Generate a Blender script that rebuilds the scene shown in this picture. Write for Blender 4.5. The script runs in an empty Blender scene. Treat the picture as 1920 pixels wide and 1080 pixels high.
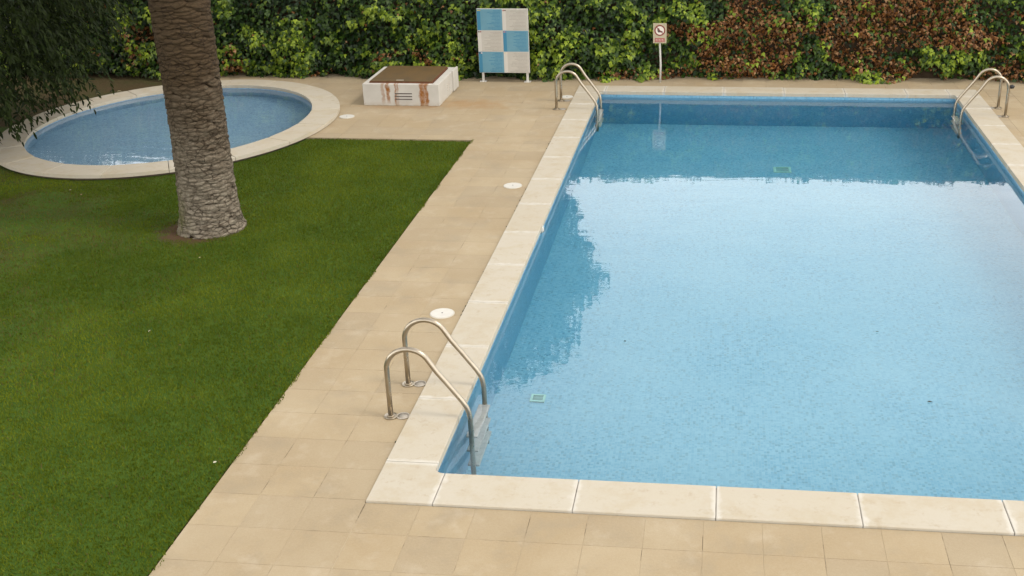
import bpy, bmesh, math, random
import numpy as np
from mathutils import Vector, Matrix

random.seed(7)
rng = np.random.default_rng(7)
scene = bpy.context.scene
COL = scene.collection

# ------------------------------------------------------------------ camera
F_PX, PITCH, YAW, ROLL = 2168.793, 0.401628, -0.116802, -0.0161715
CAM = Vector((2.43143, -6.77839, 4.60526))
PPX, PPY = 146.37, -2.37
fw = Vector((math.sin(YAW) * math.cos(PITCH), math.cos(YAW) * math.cos(PITCH), -math.sin(PITCH)))
rt0 = fw.cross(Vector((0, 0, 1))).normalized()
up0 = rt0.cross(fw)
RT = rt0 * math.cos(ROLL) + up0 * math.sin(ROLL)
UP = -rt0 * math.sin(ROLL) + up0 * math.cos(ROLL)
cam_data = bpy.data.cameras.new('camera')
cam_data.sensor_width = 36
cam_data.lens = F_PX / 1920 * 36
cam_data.shift_x = -PPX / 1920
cam_data.shift_y = PPY / 1920
cam_data.clip_end = 2000
cam = bpy.data.objects.new('camera', cam_data)
COL.objects.link(cam)
M = Matrix((RT, UP, -fw)).transposed().to_4x4()
M.translation = CAM
cam.matrix_world = M
scene.camera = cam
fwn, rtn, upn, cn = (np.array(v) for v in (fw, RT, UP, CAM))


def project(P):
    """pixel position in the 1920 x 1080 frame, used only for culling and ranking by size"""
    P = np.atleast_2d(P) - cn
    d = np.maximum(P @ fwn, 1e-3)
    return np.stack([960 + PPX + F_PX * (P @ rtn) / d, 540 + PPY - F_PX * (P @ upn) / d, P @ fwn], -1)


# ------------------------------------------------------------------ sky, sun, exposure
SUN_EL, SUN_AZ = math.radians(52), math.radians(100)      # azimuth from +Y towards +X
world = bpy.data.worlds.new('World')
scene.world = world
world.use_nodes = True
nt = world.node_tree
nt.nodes.clear()
w_out = nt.nodes.new('ShaderNodeOutputWorld')
w_bg = nt.nodes.new('ShaderNodeBackground')
w_bg.inputs['Strength'].default_value = 0.12
w_sky = nt.nodes.new('ShaderNodeTexSky')
w_sky.sky_type = 'NISHITA'
w_sky.sun_disc = False
w_sky.sun_elevation = SUN_EL
w_sky.sun_rotation = SUN_AZ
w_sky.air_density = 1.0
w_sky.dust_density = 2.5
w_tc = nt.nodes.new('ShaderNodeTexCoord')
w_map = nt.nodes.new('ShaderNodeMapping')
w_map.inputs['Scale'].default_value = (1.0, 1.0, 2.6)
w_noise = nt.nodes.new('ShaderNodeTexNoise')
w_noise.inputs['Scale'].default_value = 2.2
w_noise.inputs['Detail'].default_value = 6
w_ramp = nt.nodes.new('ShaderNodeMapRange')
w_ramp.inputs['From Min'].default_value = 0.36
w_ramp.inputs['From Max'].default_value = 0.62
w_ramp.inputs['To Min'].default_value = 0.62
w_ramp.inputs['To Max'].default_value = 0.95
w_mix = nt.nodes.new('ShaderNodeMix')
w_mix.data_type = 'RGBA'
# thin bright cloud cover, whiter and brighter towards the hazy horizon all round
w_sep = nt.nodes.new('ShaderNodeSeparateXYZ')
w_hor = nt.nodes.new('ShaderNodeMapRange')
w_hor.interpolation_type = 'SMOOTHSTEP'
w_hor.inputs['From Min'].default_value = 0.0
w_hor.inputs['From Max'].default_value = 0.95
w_hor.inputs['To Min'].default_value = 2.6
w_hor.inputs['To Max'].default_value = 0.85
w_cloud = nt.nodes.new('ShaderNodeVectorMath')
w_cloud.operation = 'SCALE'
w_cloud.inputs[0].default_value = (9.6, 9.35, 9.0)
nt.links.new(w_tc.outputs['Generated'], w_sep.inputs[0])
nt.links.new(w_sep.outputs['Z'], w_hor.inputs['Value'])
nt.links.new(w_hor.outputs[0], w_cloud.inputs['Scale'])
nt.links.new(w_cloud.outputs[0], w_mix.inputs['B'])
nt.links.new(w_tc.outputs['Generated'], w_map.inputs['Vector'])
nt.links.new(w_map.outputs[0], w_noise.inputs['Vector'])
nt.links.new(w_noise.outputs['Fac'], w_ramp.inputs['Value'])
nt.links.new(w_ramp.outputs[0], w_mix.inputs['Factor'])
nt.links.new(w_sky.outputs[0], w_mix.inputs['A'])
nt.links.new(w_mix.outputs['Result'], w_bg.inputs['Color'])
nt.links.new(w_bg.outputs[0], w_out.inputs['Surface'])

sun_data = bpy.data.lights.new('sun', 'SUN')
sun_data.energy = 1.3
sun_data.angle = math.radians(14)
sun_data.color = (1.0, 0.93, 0.82)
sun = bpy.data.objects.new('sun', sun_data)
COL.objects.link(sun)
sun_dir = Vector((math.sin(SUN_AZ) * math.cos(SUN_EL), math.cos(SUN_AZ) * math.cos(SUN_EL), math.sin(SUN_EL)))
sun.rotation_euler = sun_dir.to_track_quat('Z', 'Y').to_euler()
sun.location = (8, -3, 12)

vs = scene.view_settings
vs.view_transform = 'Standard'
vs.look = 'None'
vs.exposure = 0.36
vs.gamma = 1.0
vs.use_curve_mapping = False
scene.cycles.use_denoising = True
scene.cycles.max_bounces = 10
scene.cycles.transparent_max_bounces = 16
scene.cycles.caustics_refractive = True
scene.cycles.sample_clamp_indirect = 6


# ------------------------------------------------------------------ node helpers
class Nodes:
    def __init__(self, name):
        self.mat = bpy.data.materials.new(name)
        self.mat.use_nodes = True
        self.t = self.mat.node_tree
        self.t.nodes.clear()
        self.out = self.n('ShaderNodeOutputMaterial')

    def n(self, kind, **kw):
        nd = self.t.nodes.new(kind)
        for k, v in kw.items():
            if k.startswith('i_'):
                key = k[2:].replace('_', ' ')
                nd.inputs[int(key) if key.isdigit() else key].default_value = v
            else:
                setattr(nd, k, v)
        return nd

    def l(self, a, b):
        self.t.links.new(a, b)

    def coord(self, kind='Object'):
        return self.n('ShaderNodeTexCoord').outputs[kind]

    def pos(self):
        return self.n('ShaderNodeNewGeometry').outputs['Position']

    def noise(self, vec, scale, detail=4, rough=0.55, out='Fac', dist=0.0):
        nd = self.n('ShaderNodeTexNoise')
        nd.inputs['Scale'].default_value = scale
        nd.inputs['Detail'].default_value = detail
        nd.inputs['Roughness'].default_value = rough
        nd.inputs['Distortion'].default_value = dist
        if vec is not None:
            self.l(vec, nd.inputs['Vector'])
        return nd.outputs[out]

    def rng(self, v, a, b, c=0.0, d=1.0, smooth=False):
        nd = self.n('ShaderNodeMapRange')
        if smooth:
            nd.interpolation_type = 'SMOOTHSTEP'
        for k, x in zip(('From Min', 'From Max', 'To Min', 'To Max'), (a, b, c, d)):
            nd.inputs[k].default_value = x
        self.l(v, nd.inputs['Value'])
        return nd.outputs[0]

    def mix(self, f, a, b, blend='MIX'):
        nd = self.n('ShaderNodeMix', data_type='RGBA', blend_type=blend)
        for s, v in (('Factor', f), ('A', a), ('B', b)):
            if hasattr(v, 'is_linked') or hasattr(v, 'links'):
                self.l(v, nd.inputs[s])
            else:
                nd.inputs[s].default_value = v if s == 'Factor' else (tuple(v) + (1,))[:4]
        return nd.outputs['Result']

    def math(self, op, a, b=None, clamp=False):
        nd = self.n('ShaderNodeMath', operation=op, use_clamp=clamp)
        for i, v in enumerate((a, b)):
            if v is None:
                continue
            if hasattr(v, 'links'):
                self.l(v, nd.inputs[i])
            else:
                nd.inputs[i].default_value = v
        return nd.outputs[0]

    def vmath(self, op, a, b=None):
        nd = self.n('ShaderNodeVectorMath', operation=op)
        for i, v in enumerate((a, b)):
            if v is None:
                continue
            if hasattr(v, 'links'):
                self.l(v, nd.inputs[i])
            else:
                nd.inputs[i].default_value = v
        return nd.outputs[0]

    def sep(self, v):
        nd = self.n('ShaderNodeSeparateXYZ')
        self.l(v, nd.inputs[0])
        return nd.outputs

    def bump(self, h, strength=0.3, dist=0.01, normal=None):
        nd = self.n('ShaderNodeBump')
        nd.inputs['Strength'].default_value = strength
        nd.inputs['Distance'].default_value = dist
        self.l(h, nd.inputs['Height'])
        if normal is not None:
            self.l(normal, nd.inputs['Normal'])
        return nd.outputs[0]

    def pbr(self, color, rough=0.6, metal=0.0, normal=None, spec=0.4):
        nd = self.n('ShaderNodeBsdfPrincipled')
        for s, v in (('Base Color', color), ('Roughness', rough), ('Metallic', metal)):
            if hasattr(v, 'links'):
                self.l(v, nd.inputs[s])
            else:
                nd.inputs[s].default_value = (tuple(v) + (1,))[:4] if s == 'Base Color' else v
        nd.inputs['Specular IOR Level'].default_value = spec
        if normal is not None:
            self.l(normal, nd.inputs['Normal'])
        return nd.outputs[0]

    def done(self, shader):
        self.l(shader, self.out.inputs['Surface'])
        return self.mat


def obj_random(N):
    return N.n('ShaderNodeObjectInfo').outputs['Random']


# ------------------------------------------------------------------ materials
def m_paving(name, c1, c2, per_object=True):
    N = Nodes(name)
    p = N.pos()
    blot = N.noise(p, 1.1, 5, 0.6)
    fine = N.noise(p, 60, 3, 0.7)
    grit = N.noise(p, 260, 2, 0.6)
    c = N.mix(N.rng(blot, 0.36, 0.62), c1, c2)
    if per_object:
        r = obj_random(N)
    else:
        q = N.vmath('FLOOR', N.vmath('MULTIPLY', N.vmath('ADD', p, (0, -0.03, 0)), (2.5, 2.5, 0)))
        wn = N.n('ShaderNodeTexWhiteNoise', noise_dimensions='2D')
        N.l(q, wn.inputs['Vector'])
        r = wn.outputs['Value']
    c = N.mix(N.rng(N.math('POWER', r, 1.6), 0, 1, 0, 0.36), c, (0.245, 0.198, 0.135))
    c = N.mix(N.rng(fine, 0.35, 0.75, 0, 0.25), c, (0.43, 0.365, 0.26))
    c = N.mix(N.rng(grit, 0.45, 0.75, 0, 0.5), c, (0.21, 0.16, 0.10))
    # grey damp-looking wear and pale scuffs
    c = N.mix(N.rng(N.noise(p, 2.3, 6, 0.65), 0.52, 0.70, 0, 0.38), c, (0.235, 0.20, 0.145))
    c = N.mix(N.rng(N.noise(N.vmath('ADD', p, (5, 9, 0)), 3.1, 6, 0.7), 0.54, 0.72, 0, 0.42), c, (0.43, 0.37, 0.28))
    # rust washed off the pump chamber
    dd = N.n('ShaderNodeVectorMath', operation='DISTANCE')
    N.l(N.vmath('MULTIPLY', p, (0.55, 1.35, 0)), dd.inputs[0])
    dd.inputs[1].default_value = (-1.72 * 0.55, 11.5 * 1.35, 0)
    st = N.math('ADD', dd.outputs['Value'], N.rng(N.noise(p, 5, 5, 0.65), 0.25, 0.75, -0.28, 0.28))
    c = N.mix(N.rng(st, 0.12, 0.55, 0.55, 0), c, (0.29, 0.165, 0.065))
    d2 = N.n('ShaderNodeVectorMath', operation='DISTANCE')
    N.l(N.vmath('MULTIPLY', p, (0.45, 2.0, 0)), d2.inputs[0])
    d2.inputs[1].default_value = (-2.75 * 0.45, 11.25 * 2.0, 0)
    st = N.math('ADD', d2.outputs['Value'], N.rng(N.noise(p, 6, 5, 0.65), 0.25, 0.75, -0.2, 0.2))
    c = N.mix(N.rng(st, 0.12, 0.4, 0.45, 0), c, (0.26, 0.15, 0.07))
    h = N.math('ADD', fine, N.math('MULTIPLY', grit, 0.6))
    return N.done(N.pbr(c, 0.85, normal=N.bump(h, 0.35, 0.003), spec=0.25))


def m_coping(name):
    N = Nodes(name)
    p = N.pos()
    b = N.noise(p, 1.6, 6, 0.62)
    f = N.noise(p, 38, 4, 0.7)
    c = N.mix(N.rng(b, 0.3, 0.72), (0.410, 0.370, 0.298), (0.395, 0.345, 0.258))
    c = N.mix(N.rng(obj_random(N), 0, 1, 0, 0.3), c, (0.47, 0.44, 0.38))
    spots = N.noise(N.vmath('ADD', p, (3, 1, 0)), 9, 6, 0.75)
    c = N.mix(N.rng(spots, 0.56, 0.74, 0, 0.65), c, (0.29, 0.225, 0.14))
    c = N.mix(N.rng(N.noise(N.vmath('ADD', p, (8, 2, 0)), 3.2, 6, 0.7), 0.48, 0.7, 0, 0.6), c, (0.36, 0.295, 0.19))
    c = N.mix(N.rng(f, 0.5, 0.8, 0, 0.25), c, (0.34, 0.295, 0.22))
    # pale smeared grout at the slab ends (attribute 'seam': 1 at an end)
    at = N.n('ShaderNodeAttribute', attribute_name='seam')
    s = N.math('ADD', at.outputs['Fac'], N.rng(N.noise(p, 9, 5, 0.6), 0.3, 0.7, -0.4, 0.3))
    c = N.mix(N.rng(s, 0.40, 0.85, 0, 0.8), c, (0.50, 0.475, 0.42))
    return N.done(N.pbr(c, 0.7, normal=N.bump(f, 0.2, 0.004), spec=0.3))


def m_mosaic(name, base, alt, grout):
    N = Nodes(name)
    gn = N.n('ShaderNodeNewGeometry')
    flat = N.math('LESS_THAN', N.math('ABSOLUTE', N.sep(gn.outputs['Normal'])[2]), 0.7)
    cm = N.n('ShaderNodeCombineXYZ', i_0=1.0, i_1=1.0)
    N.l(flat, cm.inputs[2])
    p = N.vmath('ADD', N.vmath('MULTIPLY', gn.outputs['Position'], cm.outputs[0]), (0.0061, 0.0061, 0.0061))
    q = N.vmath('MULTIPLY', p, (40, 40, 40))
    fl = N.vmath('FLOOR', q)
    wn = N.n('ShaderNodeTexWhiteNoise', noise_dimensions='3D')
    N.l(fl, wn.inputs['Vector'])
    c = N.mix(N.rng(wn.outputs['Value'], 0.1, 1.0), base, alt)
    c = N.mix(N.rng(N.sep(wn.outputs['Color'])[1], 0.86, 0.9, 0, 0.36), c, tuple(v * 0.45 for v in base))
    c = N.mix(N.rng(N.noise(p, 0.9, 4), 0.35, 0.7, 0, 0.35), c, grout)
    fr = N.sep(N.vmath('FRACTION', q))
    e = None
    for k in range(3):
        a = N.math('ABSOLUTE', N.math('SUBTRACT', fr[k], 0.5))
        e = a if e is None else N.math('MAXIMUM', e, a)
    return N.done(N.pbr(N.mix(N.rng(e, 0.43, 0.47, 0, 0.5), c, grout), 0.3, spec=0.4))


def m_water(name, scale, strength, absorb, density):
    N = Nodes(name)
    p = N.pos()
    st = N.vmath('MULTIPLY', p, (0.4, 1.1, 1.0))
    n1 = N.noise(st, scale, 3, 0.5, dist=0.6)
    n2 = N.noise(st, scale * 5.5, 2, 0.5)
    n3 = N.noise(st, scale * 0.22, 2, 0.5)
    h = N.math('ADD', N.math('MULTIPLY', n1, 1.0), N.math('MULTIPLY', n2, 0.05))
    h = N.math('ADD', h, N.math('MULTIPLY', n3, 3.0))
    g = N.n('ShaderNodeBsdfGlass')
    g.inputs['IOR'].default_value = 1.333
    g.inputs['Roughness'].default_value = 0.0
    N.l(N.bump(h, strength, 0.02), g.inputs['Normal'])
    va = N.n('ShaderNodeVolumeAbsorption')
    va.inputs['Color'].default_value = absorb
    va.inputs['Density'].default_value = density
    N.l(va.outputs[0], N.out.inputs['Volume'])
    return N.done(g.outputs[0])


def m_leaf(name, trans=0.3, rough=0.42, spec=0.35):
    """leaf colour comes from the per-leaf colour attribute"""
    N = Nodes(name)
    at = N.n('ShaderNodeAttribute', attribute_name='tint')
    c = at.outputs['Color']
    n = N.noise(N.pos(), 40, 3)
    c = N.mix(N.rng(n, 0.3, 0.8, 0, 0.35), c, N.mix(1.0, c, (0.55, 0.6, 0.4), 'MULTIPLY'))
    s = N.pbr(c, rough, spec=spec)
    tr = N.n('ShaderNodeBsdfTranslucent')
    N.l(N.mix(1.0, c, (1.0, 1.1, 0.5), 'MULTIPLY'), tr.inputs['Color'])
    mx = N.n('ShaderNodeMixShader')
    mx.inputs[0].default_value = trans
    N.l(s, mx.inputs[1])
    N.l(tr.outputs[0], mx.inputs[2])
    return N.done(mx.outputs[0])


def m_simple(name, color, rough=0.5, metal=0.0, var=0.15, scale=8, spec=0.4, bump=0.0):
    N = Nodes(name)
    p = N.coord('Object')
    n = N.noise(p, scale, 5, 0.6)
    c = N.mix(N.rng(n, 0.3, 0.75, 0, 1), color, tuple(v * (1 - var) for v in color))
    nm = N.bump(N.noise(p, scale * 8, 3), bump, 0.003) if bump else None
    return N.done(N.pbr(c, N.rng(n, 0.3, 0.7, rough * 0.85, min(1, rough * 1.15)), metal, nm, spec))


MAT_TILE = m_paving('paving_stone', (0.365, 0.293, 0.188), (0.318, 0.242, 0.142))
MAT_TILE_REST = m_paving('paving_stone_rest', (0.365, 0.293, 0.188), (0.318, 0.242, 0.142), False)
MAT_COPING = m_coping('coping_stone')
N = Nodes('mortar')
p_ = N.pos()
c_ = N.mix(N.rng(N.noise(p_, 2.6, 5, 0.65), 0.52, 0.62), (0.37, 0.30, 0.20), (0.10, 0.078, 0.05))
MAT_MORTAR = N.done(N.pbr(c_, 0.95, spec=0.1))
MAT_MOSAIC = m_mosaic('pool_wall_mosaic', (0.135, 0.35, 0.51), (0.21, 0.42, 0.56), (0.27, 0.45, 0.57))
MAT_FLOOR = m_mosaic('pool_floor_mosaic', (0.195, 0.415, 0.555), (0.30, 0.51, 0.625), (0.40, 0.56, 0.64))
MAT_WADE = m_mosaic('wading_mosaic', (0.24, 0.385, 0.54), (0.33, 0.47, 0.60), (0.38, 0.51, 0.62))
MAT_WATER = m_water('pool_water', 2.6, 0.085, (0.22, 0.84, 0.96, 1), 0.22)
MAT_WADE_WATER = m_water('wading_pool_water', 5.0, 0.17, (0.30, 0.86, 0.96, 1), 0.17)
MAT_STEEL = m_simple('brushed_steel', (0.42, 0.365, 0.285), 0.30, 1.0, 0.25, 14)
MAT_WHITE = m_simple('white_plastic', (0.56, 0.54, 0.49), 0.4, 0, 0.12, 12)
MAT_GREYCAP = m_simple('grey_cap', (0.42, 0.38, 0.32), 0.5, 0.3, 0.3, 20)
MAT_BLACK = m_simple('black_rubber', (0.02, 0.02, 0.02), 0.6)
MAT_LEAF = m_leaf('ivy_leaf')
MAT_TREELEAF = m_leaf('tree_leaf', 0.15, 0.55, 0.10)
MAT_BARK = m_simple('bark', (0.085, 0.06, 0.04), 0.9, 0, 0.5, 10, 0.2, 0.6)
MAT_STEM_SHADE = m_simple('stems_and_shade', (0.05, 0.034, 0.02), 0.95, 0, 0.6, 6, 0.1, 0.6)  # stem brown, kept dark to paint the shaded hollows of the ivy
MAT_WALL = m_simple('rendered_wall', (0.38, 0.33, 0.26), 0.9, 0, 0.2, 3)


# ------------------------------------------------------------------ object helpers
def link(o, parent=None):
    COL.objects.link(o)
    if parent is not None:
        o.parent = parent
    return o


def tag(o, label=None, cat=None, group=None, kind=None):
    for k, v in (('label', label), ('category', cat), ('group', group), ('kind', kind)):
        if v:
            o[k] = v
    return o


def empty(name, loc=(0, 0, 0), rz=0.0):
    o = bpy.data.objects.new(name, None)
    o.empty_display_size = 0.1
    o.location = loc
    o.rotation_euler.z = rz
    return link(o)


def bm_mesh(bm, name, mat, smooth=False):
    me = bpy.data.meshes.new(name)
    bm.normal_update()
    bm.to_mesh(me)
    bm.free()
    if mat:
        me.materials.append(mat)
    if smooth:
        me.polygons.foreach_set('use_smooth', [True] * len(me.polygons))
    return me


def bm_obj(name, bm, mat, parent=None, smooth=False, loc=(0, 0, 0)):
    o = bpy.data.objects.new(name, bm_mesh(bm, name, mat, smooth))
    o.location = loc
    return link(o, parent)


def np_mesh(name, verts, faces, mat, tint=None, smooth=False):
    """mesh from arrays: faces (n, k); tint is one colour per vertex"""
    verts = np.asarray(verts, np.float32)
    faces = np.asarray(faces, np.int32)
    me = bpy.data.meshes.new(name)
    k = faces.shape[1]
    me.vertices.add(len(verts))
    me.vertices.foreach_set('co', verts.ravel())
    me.loops.add(faces.size)
    me.loops.foreach_set('vertex_index', faces.ravel())
    me.polygons.add(len(faces))
    me.polygons.foreach_set('loop_start', np.arange(0, faces.size, k, dtype=np.int32))
    if smooth:
        me.polygons.foreach_set('use_smooth', np.ones(len(faces), bool))
    me.update(calc_edges=True)
    if tint is not None:
        at = me.color_attributes.new('tint', 'FLOAT_COLOR', 'POINT')
        c = np.ones((len(verts), 4), np.float32)
        c[:, :3] = tint
        at.data.foreach_set('color', c.ravel())
    if mat:
        me.materials.append(mat)
    return me


def np_obj(name, verts, faces, mat, parent=None, tint=None, smooth=False):
    return link(bpy.data.objects.new(name, np_mesh(name, verts, faces, mat, tint, smooth)), parent)


def prism(bm, poly, z0, z1, bev=0.0, seg=2):
    """upright prism over a polygon, its top edges rounded"""
    bot = [bm.verts.new((x, y, z0)) for x, y in poly]
    top = [bm.verts.new((x, y, z1)) for x, y in poly]
    n = len(poly)
    f = bm.faces.new(top)
    bm.faces.new(list(reversed(bot)))
    for i in range(n):
        bm.faces.new((bot[i], bot[(i + 1) % n], top[(i + 1) % n], top[i]))
    if bev:
        bmesh.ops.bevel(bm, geom=list(f.edges), offset=bev, segments=seg, profile=0.5, affect='EDGES')


def box(bm, a, b, bev=0.0):
    x0, y0, z0 = a
    x1, y1, z1 = b
    r = bmesh.ops.create_cube(bm, size=1)
    vs_ = r['verts']
    for v in vs_:
        v.co = Vector(((x0 + x1) / 2 + v.co.x * (x1 - x0), (y0 + y1) / 2 + v.co.y * (y1 - y0), (z0 + z1) / 2 + v.co.z * (z1 - z0)))
    if bev:
        es = list({e for v in vs_ for e in v.link_edges})
        bmesh.ops.bevel(bm, geom=es, offset=bev, segments=2, profile=0.5, affect='EDGES')


def tube(bm, pts, rad, n=12, caps=True):
    """tube along a path; rad is a number or a list"""
    pts = [Vector(p) for p in pts]
    if not hasattr(rad, '__len__'):
        rad = [rad] * len(pts)
    rings = []
    ref = None
    for i, p in enumerate(pts):
        a = pts[max(i - 1, 0)]
        b = pts[min(i + 1, len(pts) - 1)]
        t = (b - a).normalized()
        if ref is None:
            ref = t.orthogonal().normalized()
        ref = (ref - t * ref.dot(t)).normalized()
        s = t.cross(ref)
        rings.append([bm.verts.new(p + (ref * math.cos(2 * math.pi * k / n) + s * math.sin(2 * math.pi * k / n)) * rad[i]) for k in range(n)])
    for a, b in zip(rings, rings[1:]):
        for k in range(n):
            bm.faces.new((a[k], a[(k + 1) % n], b[(k + 1) % n], b[k]))
    if caps:
        bm.faces.new(list(reversed(rings[0])))
        bm.faces.new(rings[-1])


def disc(bm, c, r, h, n=28, bev=0.003):
    poly = [(c[0] + r * math.cos(2 * math.pi * k / n), c[1] + r * math.sin(2 * math.pi * k / n)) for k in range(n)]
    prism(bm, poly, c[2], c[2] + h, bev)


def fill_with_holes(loops, z):
    bm = bmesh.new()
    edges = []
    for lp in loops:
        v = [bm.verts.new((x, y, z)) for x, y in lp]
        edges += [bm.edges.new((v[i], v[(i + 1) % len(v)])) for i in range(len(v))]
    bmesh.ops.triangle_fill(bm, edges=edges, use_beauty=True, normal=(0, 0, 1))
    for f in bm.faces:
        if f.normal.z < 0:
            f.normal_flip()
    return bm


def vnoise(x, y, seed=0, octaves=4):
    """smooth 2-D value noise, about 0..1"""
    out = np.zeros_like(x, float)
    amp, tot = 1.0, 0.0
    for o in range(octaves):
        xi, yi = np.floor(x).astype(int), np.floor(y).astype(int)
        fx, fy = x - xi, y - yi
        fx, fy = fx * fx * (3 - 2 * fx), fy * fy * (3 - 2 * fy)

        def hsh(a, b):
            h = (a * 374761393 + b * 668265263 + (seed + o) * 982451653) & 0x7fffffff
            h = ((h ^ (h >> 13)) * 1274126177) & 0x7fffffff
            return ((h ^ (h >> 16)) & 0xffff) / 65535.0
        v = (hsh(xi, yi) * (1 - fx) + hsh(xi + 1, yi) * fx) * (1 - fy) + (hsh(xi, yi + 1) * (1 - fx) + hsh(xi + 1, yi + 1) * fx) * fy
        out += v * amp
        tot += amp
        amp *= 0.5
        x, y = x * 2.03 + 7.1, y * 2.03 + 3.7
    return out / tot


def clip_half(poly, nx, ny, d):
    """keep the part of the polygon where nx*x + ny*y <= d"""
    out = []
    for i in range(len(poly)):
        a, b = poly[i], poly[(i + 1) % len(poly)]
        sa, sb = nx * a[0] + ny * a[1] - d, nx * b[0] + ny * b[1] - d
        if sa <= 0:
            out.append(a)
        if (sa < 0 < sb) or (sb < 0 < sa):
            t = sa / (sa - sb)
            out.append((a[0] + (b[0] - a[0]) * t, a[1] + (b[1] - a[1]) * t))
    return out


def poly_area(p):
    return 0.5 * abs(sum(p[i][0] * p[(i + 1) % len(p)][1] - p[(i + 1) % len(p)][0] * p[i][1] for i in range(len(p))))


# ------------------------------------------------------------------ layout numbers (metres, z = 0 at the pool coping)
CW, PL, PW = 0.401, 12.83, 6.652          # coping width, pool length and width over the coping
WATER_Z = -0.105
Z_TILE, Z_LAWN = -0.02, -0.045
LAWN_X, LAWN_Y = -1.17, 9.38
WC = Vector((-6.0, 10.0))                  # wading pool
WA, WB, WR, W_RIM = 2.43, 2.83, -0.155, 0.44


def ell(t, off=0.0):
    x, y = (WA + off) * math.cos(t), (WB + off) * math.sin(t)
    return (WC.x + x * math.cos(WR) - y * math.sin(WR), WC.y + x * math.sin(WR) + y * math.cos(WR))


def ell_f(x, y, off=0.0):
    """<1 inside the wading pool's outline grown by off"""
    dx, dy = x - WC.x, y - WC.y
    u = dx * math.cos(WR) + dy * math.sin(WR)
    v = -dx * math.sin(WR) + dy * math.cos(WR)
    return (u / (WA + off)) ** 2 + (v / (WB + off)) ** 2


def ell_loop(off, n=96):
    return [ell(2 * math.pi * k / n, off) for k in range(n)]


PALM = (-3.52, 5.55)

# ------------------------------------------------------------------ ground
N = Nodes('soil')
p_ = N.pos()
c_ = N.mix(N.rng(N.noise(p_, 1.3, 6, 0.7), 0.35, 0.65), (0.075, 0.048, 0.026), (0.05, 0.055, 0.018))
c_ = N.mix(N.rng(N.noise(p_, 30, 4, 0.7), 0.5, 0.8, 0, 0.6), c_, (0.14, 0.10, 0.06))
MAT_SOIL = N.done(N.pbr(c_, 0.95, normal=N.bump(N.noise(p_, 25, 5, 0.7), 0.8, 0.03), spec=0.1))
bm = fill_with_holes([[(-600, -600), (600, -600), (600, 600), (-600, 600)],
                      [(0.1, 0.1), (PW - 0.1, 0.1), (PW - 0.1, PL - 0.1), (0.1, PL - 0.1)], ell_loop(-0.2)], -0.075)
tag(bm_obj('ground', bm, MAT_SOIL), kind='structure')

# lawn soil and thatch
N = Nodes('lawn_thatch')
p_ = N.pos()
c_ = N.mix(N.rng(N.noise(p_, 2.2, 5, 0.65), 0.35, 0.68), (0.040, 0.085, 0.008), (0.065, 0.115, 0.012))
c_ = N.mix(N.rng(N.noise(p_, 90, 3, 0.7), 0.45, 0.8, 0, 0.7), c_, (0.02, 0.04, 0.006))
s_ = N.sep(p_)
left_ = N.rng(s_[0], -3.6, -6.8, 0, 1, True)
c_ = N.mix(N.math('MULTIPLY', left_, N.rng(N.noise(p_, 1.5, 5, 0.7), 0.45, 0.7)), c_, (0.07, 0.055, 0.022))  # brown patches that also paint the shade over the left lawn
d_ = N.n('ShaderNodeVectorMath', operation='DISTANCE')
N.l(p_, d_.inputs[0])
d_.inputs[1].default_value = (PALM[0] - 0.1, PALM[1] - 0.08, Z_LAWN)
ringn = N.math('ADD', d_.outputs['Value'], N.rng(N.noise(p_, 6, 4), 0.2, 0.8, -0.12, 0.12))
c_ = N.mix(N.rng(ringn, 0.38, 0.55, 1, 0), c_, (0.085, 0.05, 0.026))
MAT_LAWN = N.done(N.pbr(c_, 0.9, normal=N.bump(N.noise(p_, 70, 4, 0.7), 0.8, 0.02), spec=0.15))
bm = fill_with_holes([[(-16, -6), (LAWN_X - 0.01, -6), (LAWN_X - 0.01, LAWN_Y - 0.01), (-3.3, LAWN_Y - 0.01), (-3.3, 10.0), (-8.2, 13.0), (-16, 13.0)], ell_loop(-0.15)][:1], Z_LAWN)
bm.free()
lawn_loop = [(-16, -6), (LAWN_X - 0.03, -6), (LAWN_X - 0.03, LAWN_Y - 0.012)]
ring = [ell(math.radians(a), -0.1) for a in range(-8, -172, -4)]
# walk along the wading pool's near side, then to the left edge
ring = [q for q in ring if q[1] < LAWN_Y - 0.004 or q[0] < -7]
lawn_loop += [(ring[0][0], LAWN_Y - 0.012)] + ring + [(-16, ring[-1][1])]
tag(bm_obj('lawn', fill_with_holes([lawn_loop], Z_LAWN), MAT_LAWN), kind='structure')

# ------------------------------------------------------------------ paving
paving = empty('paving')
tag(paving, kind='structure')
bm = bmesh.new()
for x0, y0, x1, y1 in ((LAWN_X, -4.4, -0.004, LAWN_Y), (-0.004, -4.4, 11, -0.004), (PW + 0.004, -0.004, 11, 13.9),
                       (-0.004, PL + 0.004, PW + 0.004, 13.9), (-3.0, LAWN_Y, -0.004, 13.9)):
    bm.faces.new([bm.verts.new(v) for v in ((x0, y0, -0.0222), (x1, y0, -0.0222), (x1, y1, -0.0222), (x0, y1, -0.0222))])
bl = [(-3.0, LAWN_Y), (-3.0, 13.9), (-6.6, 13.9), (-7.75, 12.05)]
bl += [q for q in (ell(math.radians(a), -0.1) for a in range(140, -20, -4)) if q[1] > LAWN_Y and q[0] > -7.6]
bm.faces.new([bm.verts.new((x, y, -0.0222)) for x, y in reversed(bl)])
bm_obj('mortar_bed', bm, MAT_MORTAR, paving)

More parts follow.
